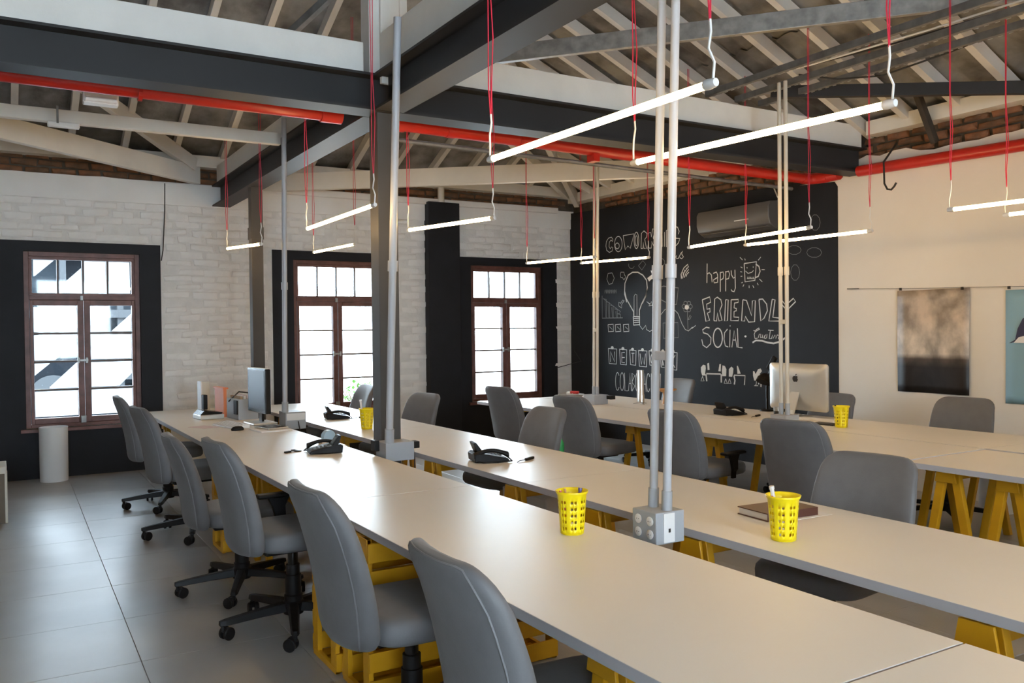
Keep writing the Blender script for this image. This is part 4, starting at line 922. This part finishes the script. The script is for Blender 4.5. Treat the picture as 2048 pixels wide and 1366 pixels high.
MB().bb((.03, -.03, .0), (.07, .0, .006)).bb((.035, .0, .002), (.065, .028, .008)).build('key', 'black_plastic', kd)

def make_basket():
    o = thing('pencil_basket', '', 'basket', group='yellow perforated baskets')
    n = 72; H_ = .172; zs = [.004]
    rows = 5; pitch = .026; zb = .022
    for r in range(rows): zs += [zb+r*pitch, zb+r*pitch+.011]
    zs += [.156, .162, .172]
    def rad(z): return .0445+.0125*(z/H_)+(.004 if z > .160 else 0)+(.003 if z > .170 else 0)
    vs = []; fs = []
    for z in zs: vs += [(rad(z)*math.cos(2*math.pi*k/n), rad(z)*math.sin(2*math.pi*k/n), z) for k in range(n)]
    for i in range(len(zs)-1):
        hole = i % 2 == 1 and i < 11
        for k in range(n):
            if hole and k % 9 in (1, 2, 4, 5): continue
            j = (k+1) % n; fs.append((i*n+k, i*n+j, (i+1)*n+j, (i+1)*n+k))
    b = MB().add(vs, fs).build('wall', 'yellow_plastic', o, smooth='all')
    sd = b.modifiers.new('thickness', 'SOLIDIFY'); sd.thickness = .0022; sd.offset = -1
    MB().lathe([(.043, .0), (.0445, .001), (.0445, .006), (.043, .007)], 32).build('floor_disc', 'yellow_plastic', o)
    return o
BK = make_basket()
BK.location = (1.95, 2.80, DESK); BK['label'] = 'yellow perforated basket with pens on the front desk'
dup(BK, (2.56, 2.27, DESK), .3, 'yellow perforated basket in front of the brown book')
dup(BK, (5.77, 4.52, DESK), .7, 'yellow perforated basket beside the silver computer')
dup(BK, (2.62, 6.72, DESK), .2, 'yellow perforated basket half hidden by the thick steel column')
def pen(x, y, m_, tilt, az, lab, L=.15, r=.004):
    d = Vector((math.sin(tilt)*math.cos(az), math.sin(tilt)*math.sin(az), math.cos(tilt)))
    o = thing('pen', lab, 'pen', (x, y, DESK+.012))
    MB().tube([(0, 0, 0), d*L], r, 8).build('barrel', m_, o, smooth=True)
    MB().tube([d*L, d*(L+.012)], r*1.25, 8).build('cap', m_, o, smooth=True)
pen(1.965, 2.79, 'pen_violet', .18, .4, 'violet marker in the front yellow basket', .155, .007)
pen(1.94, 2.80, 'pen_red', .25, 2.2, 'red pen in the front yellow basket', .15)
pen(1.95, 2.815, 'wood_light', .2, 1.6, 'wooden pencil in the front yellow basket', .15)
pen(2.545, 2.275, 'white_plastic', .16, 2.7, 'clear ruler sticking out of the basket before the book', .185, .008)
pen(2.55, 2.28, 'pen_red', .22, 3.0, 'red pen in the basket before the book', .15)
pen(5.75, 4.53, 'cable_dark', .2, 3.0, 'black pen in the basket beside the silver computer', .16, .005)
pen(2.60, 6.73, 'white_plastic', .12, 2.8, 'white ruler in the basket behind the thick column', .22, .009)

bo = thing('book', 'brown hardcover book lying behind the yellow basket', 'book', (2.88, 2.585, DESK+.0012), math.radians(-4))
MB().bb((-.137, -.085, .004), (.137, .087, .030)).build('pages', 'paper', bo)
MB().bb((-.142, -.092, 0), (.142, .092, .004)).build('back_cover', 'book_cover', bo)
MB().bb((-.142, -.092, .030), (.142, .092, .034)).build('front_cover', 'book_cover', bo)
MB().bb((-.142, -.093, .0), (.142, -.087, .034)).build('spine', 'book_cover', bo, bevel=.002)
tag(MB().box((2.92, 2.575, DESK+.0005), (.32, .22, .0009), Matrix.Rotation(math.radians(-3), 3, 'Z')).build('paper_sheet', 'paper'), 'white paper sheet under the brown book', 'paper')

mo = thing('monitor', 'flat screen monitor with black bezel on the front desk', 'monitor', (1.97, 7.66, DESK), math.radians(184))
mo.scale = (1.08, 1.1, 1.08)
# screen looks along +x in local space
MB().bb((-.035, -.215, .095), (.012, .215, .455)).build('casing', 'black_gloss', mo, bevel=.008)
MB().bb((.0122, -.19, .125), (.0135, .19, .437)).build('screen', 'screen', mo)
MB().bb((-.03, -.21, .4555), (.008, .21, .459)).build('top_trim', 'aluminium', mo)
MB().bar((-.03, 0, .02), (-.03, 0, .16), .07, .02, (1, 0, 0)).build('neck', 'black_gloss', mo, bevel=.004)
MB().bb((-.12, -.13, 0), (.08, .13, .018)).build('foot', 'aluminium', mo, bevel=.008)
wp = tag(MB().box((1.93, 7.12, DESK+.006), (.26, .30, .012), Matrix.Rotation(.1, 3, 'Z')).build('notepad', 'paper', bevel=.002), 'thick white notepad in front of the monitor foot', 'notepad')
tb = thing('tablet_folder', 'dark folder lying on the white notepad', 'folder', (1.95, 7.16, DESK+.013), .25)
MB().bb((-.09, -.12, 0), (.09, .12, .012)).build('cover', 'aluminium', tb, bevel=.003)
MB().bb((-.08, -.11, .012), (.08, .11, .0135)).build('panel', 'black_gloss', tb)
kb = thing('keyboard', 'white keyboard standing tilted before the monitor', 'keyboard', (1.72, 7.6, DESK), math.radians(10))
MB().prism([(-.075, 0), (.075, 0), (.075, .035), (-.075, .012)], lambda a, c, t: (a, t, c), -.22, .22).build('case', 'white_plastic', kb, bevel=.004)
kk = MB()
for r in range(5):
    for c in range(14): kk.box((-.055+r*.026, -.2+c*.0307, .018+r*.0038), (.021, .026, .006))
kk.build('keycaps', 'paper', kb)
ms = thing('mouse', 'black computer mouse at the near end of the white keyboard', 'mouse', (1.70, 7.27, DESK), .1)
rg = []
for z, s_ in ((0, .92), (.008, 1), (.02, .92), (.03, .7), (.035, .35)): rg.append([Vector((.055*s_*math.cos(k*math.pi/8), .033*s_*math.sin(k*math.pi/8), z)) for k in range(16)])
MB().loft(rg).build('shell', 'black_plastic', ms, smooth='all')
MB().bb((.02, -.004, .028), (.035, .004, .034)).build('wheel', 'cable_dark', ms)
tag(MB().box((1.52, 7.7, DESK+.0006), (.16, .24, .001), Matrix.Rotation(.4, 3, 'Z')).build('pink_leaflet', 'paper_pink'), 'pale pink leaflet on the desk edge behind the chair backs', 'paper')
pr = thing('label_printer', 'small black and silver printer left of the monitor', 'printer', (1.70, 8.45, DESK), .1)
MB().bb((-.10, -.12, 0), (.12, .12, .045)).build('base', 'aluminium', pr, bevel=.006)
MB().prism([(-.10, .045), (.10, .045), (.11, .06), (-.06, .085)], lambda a, c, t: (a, t, c), -.11, .11).build('lid', 'black_gloss', pr, bevel=.004)
MB().bb((-.02, .05, .08), (.02, .12, .22)).build('paper_holder', 'black_plastic', pr, bevel=.006)
fb = thing('file_box', 'grey file box with papers and black cable left of the monitor', 'box', (1.98, 8.28, DESK), .1)
MB().bb((-.09, -.16, 0), (.10, .16, .19)).build('carton', 'box_grey', fb, bevel=.003)
MB().bb((-.105, -.155, .05), (-.09, -.07, .18)).build('clip_handle', 'black_plastic', fb, bevel=.004)
for k in range(4): MB().box((-.05+.03*k, 0, .20+.004*k), (.02, .28, .03)).build('paper_stack', ('card', 'paper', 'paper_pink', 'paper')[k], fb)
MB().tube([(-.11, .05, .16), (-.02, .02, .25), (.06, -.08, .24), (.10, -.12, .22)], .007, 6).build('loop_cable', 'cable_dark', fb, smooth=True)
tag(MB().box((1.86, 8.62, DESK+.275), (.05, .30, .015), Matrix.Rotation(.1, 3, 'Z')).box((1.86, 8.62, DESK+.135), (.03, .26, .27), Matrix.Rotation(.1, 3, 'Z')).build('orange_folder', 'pen_red'), 'orange folder standing behind the grey file box', 'folder')
M['orange'] = mat('orange', (.75, .22, .08), .5)
bpy.data.objects['orange_folder'].data.materials[0] = M['orange']
wh = thing('paper_tower', 'tall white card holder at the far end of the front desk', 'holder', (1.83, 9.15, DESK), .15)
MB().bb((-.07, -.05, 0), (-.058, .05, .32)).build('side_panel', 'white_plastic', wh); MB().bb((-.058, -.05, 0), (.06, .05, .012)).build('base', 'white_plastic', wh); MB().bb((-.05, .02, .012), (.045, .035, .31)).build('card', 'ivory', wh)
td = thing('tape_dispenser', 'pale blue tape dispenser behind the front phone', 'tape', (2.05, 6.02, DESK), .2)
MB().tube([(0, -.022, .05), (0, .022, .05)], .048, 20).build('tape_roll', 'blue_plastic', td, smooth=40)
MB().bb((-.07, -.03, 0), (.07, .03, .022)).build('base', 'white_plastic', td, bevel=.005)

# far table
im = thing('desktop_computer', 'silver all-in-one computer seen from behind on the far table', 'computer', (6.18, 5.30, DESK), 0)
prof = []
def rr(hw, z0, z1, r, n=5):
    pts = []
    for cx, cz, a0 in ((hw-r, z1-r, 0), (-hw+r, z1-r, 90), (-hw+r, z0+r, 180), (hw-r, z0+r, 270)):
        for k in range(n+1):
            a = math.radians(a0+90*k/n); pts.append((cx+r*math.cos(a), cz+r*math.sin(a)))
    return pts
rings = []
for x, g_ in ((.012, 0), (-.004, 0), (-.018, .02), (-.032, .09), (-.036, .16)):
    rings.append([Vector((x, a, c)) for a, c in rr(.325-g_, .055+g_*.8, .475-g_*.8, .028)])
MB().loft(rings).build('body', 'aluminium', im, smooth=40)
MB().bb((.0125, -.31, .13), (.0135, .31, .465)).build('screen', 'black_gloss', im)
MB().prism([(-.09, .0), (.09, 0), (.075, .22), (-.075, .22)], lambda a, c, t: (-.13+t+c*.42, a*.62, c), -.004, .004).build('stand_leg', 'aluminium', im)
MB().bb((-.14, -.1, 0), (.07, .1, .006)).build('stand_foot', 'aluminium', im, bevel=.002)
def logo(px, pz, s):
    body = [(0, .9), (.25, 1.0), (.5, .98), (.78, .78), (.64, .55), (.64, .3), (.86, .1), (.7, -.25), (.45, -.55), (.25, -.55), (0, -.48), (-.25, -.56), (-.45, -.55), (-.75, -.2), (-.9, .2), (-.85, .65), (-.55, .95), (-.25, 1.0)]
    leaf = [(.02, 1.08), (.08, 1.35), (.38, 1.55), (.36, 1.3)]
    b = MB()
    for P_ in (body, leaf): b.prism([(px-a*s, pz+c*s) for a, c in P_], lambda a, c, t: (t, a, c), -.0385, -.034)
    return b
logo(0, .33, .034).build('logo', 'cable_dark', im)
dl = thing('desk_lamp', 'black desk lamp behind the silver computer', 'lamp', (6.33, 5.80, DESK), 0)
MB().lathe([(.07, 0), (.07, .015), (.02, .02)], 20).build('base', 'black_plastic', dl, smooth=40)
MB().tube([(0, 0, .02), (.02, .02, .3), (0, -.09, .49)], .012, 8).build('arm', 'black_plastic', dl, smooth=True)
MB().bar((0, -.02, .40), (0, -.1, .52), .03, .05).build('joint', 'black_plastic', dl, bevel=.005)
hd = MB().lathe([(.02, .05), (.04, .04), (.07, 0), (.075, -.04), (.07, -.04)], 20).build('shade', 'black_plastic', dl, smooth=40); hd.location = (-.03, .0, .31); hd.rotation_euler = (0, .5, 0)
gl = thing('glass_jar', 'small dark jar beside the silver computer', 'jar', (5.98, 5.36, DESK))
MB().lathe([(.032, 0), (.034, .005), (.034, .05), (.03, .055)], 18).build('contents', 'cable_dark', gl, smooth=40)
MB().lathe([(.035, .056), (.038, .09), (.036, .09), (.033, .056)], 18).build('rim', 'galvanised', gl, smooth=40)
tag(MB().box((5.83, 4.72, DESK+.006), (.12, .2, .012), Matrix.Rotation(.1, 3, 'Z')).build('notebook', 'cable_dark', bevel=.002), 'black notebook behind the basket near the computer', 'notebook')
kw = thing('keyboard', 'flat white keyboard beside the silver computer', 'keyboard', (6.02, 4.95, DESK), 0)
MB().bb((-.06, -.2, 0), (.06, .2, .012)).build('case', 'white_plastic', kw, bevel=.003)
k2 = MB()
for r in range(5):
    for c in range(13): k2.box((-.045+r*.022, -.18+c*.03, .013), (.018, .025, .004))
k2.build('keycaps', 'paper', kw)
tg = tag(MB().box((5.72, 5.0, DESK+.055), (.03, .05, .11)).build('tea_caddy', 'ivory', bevel=.003), 'small cream packet at the conduit box before the computer', 'packet')
ws = thing('wooden_stand', 'small light wooden mushroom shaped stand on the far table', 'stand', (6.12, 7.0, DESK))
MB().lathe([(.055, 0), (.05, .02), (.038, .09), (.045, .12), (.10, .145), (.105, .155), (.1, .158)], 24).build('body', 'wood_light', ws, smooth=50)
MB().lathe([(.02, .158), (.02, .185), (.012, .19)], 14).build('knob', 'cable_dark', ws, smooth=40)
tw = thing('metal_tower', 'slender metal column ornament with feet on the far table', 'ornament', (5.87, 7.12, DESK))
MB().tube([(0, 0, .02), (0, 0, .10), (0, 0, .11), (0, 0, .36)], [.034, .034, .030, .030], 18).build('tube_body', 'aluminium', tw, smooth=40)
MB().bb((-.02, .028, .02), (.02, .05, .36)).build('side_panel', 'white_plastic', tw, bevel=.003)
for a in (.3, 2.3, 4.3): MB().bar((0, 0, .018), (.085*math.cos(a), .085*math.sin(a), .004), .02, .008).build('foot', 'chrome', tw)
tr = thing('clutter_tray', 'grey tray with white and red odds and ends by the third window', 'tray', (5.72, 8.2, DESK), .1)
MB().lathe([(.10, 0), (.15, .05), (.145, .05), (.095, .006)], 24).build('bowl', 'box_grey', tr, smooth=50)
MB().box((.0, -.02, .06), (.10, .12, .035)).build('cloth', 'paper', tr, bevel=.01)
MB().box((-.02, -.08, .075), (.05, .10, .03), Matrix.Rotation(.4, 3, 'Z')).build('red_cap', 'pen_red', tr, bevel=.008)

# ================================================================== FLOOR THINGS
cy = thing('waste_cylinder', 'white cylindrical bin on the floor below the first window', 'bin', (.49, 10.08, 0))
MB().lathe([(.13, 0), (.132, .005), (.135, .56), (.128, .56), (.126, .03)], 40).build('shell', 'white_plastic', cy, smooth=50)
cy2 = dup(cy, (6.92, 3.93, 0), 0, 'white cylindrical bin on the floor below the sepia poster')
bx = thing('cardboard_box', 'brown box with pale frame at the left picture edge', 'box', (-.20, 8.2, 0))
MB().bb((-.25, -.18, 0), (.25, .18, .42)).build('carton', 'card_brown', bx, bevel=.004)
MB().bb((-.25, -.181, .40), (.252, .181, .46)).bb((.235, -.181, .0), (.255, -.12, .42)).build('frame', 'ivory', bx, bevel=.004)
sb = thing('storage_box', 'white plastic storage box standing in the gap between the desks', 'box', (3.0, 4.55, 0))
MB().bb((-.2, -.26, 0), (.2, .26, .5)).build('tub', 'white_plastic', sb, bevel=.01)
MB().bb((-.21, -.1, .5), (.1, .12, .53)).build('lid', 'black_plastic', sb, bevel=.005)
bt = thing('spray_bottle', 'green and white bottle behind the gap row chair', 'bottle', (4.02, 5.93, 0))
MB().lathe([(.04, 0), (.045, .01), (.045, .4), (.02, .46)], 18).build('body', 'white_plastic', bt, smooth=50)
MB().lathe([(.022, .46), (.03, .48), (.03, .56), (.012, .6)], 16).build('cap', 'green_plastic', bt, smooth=50)
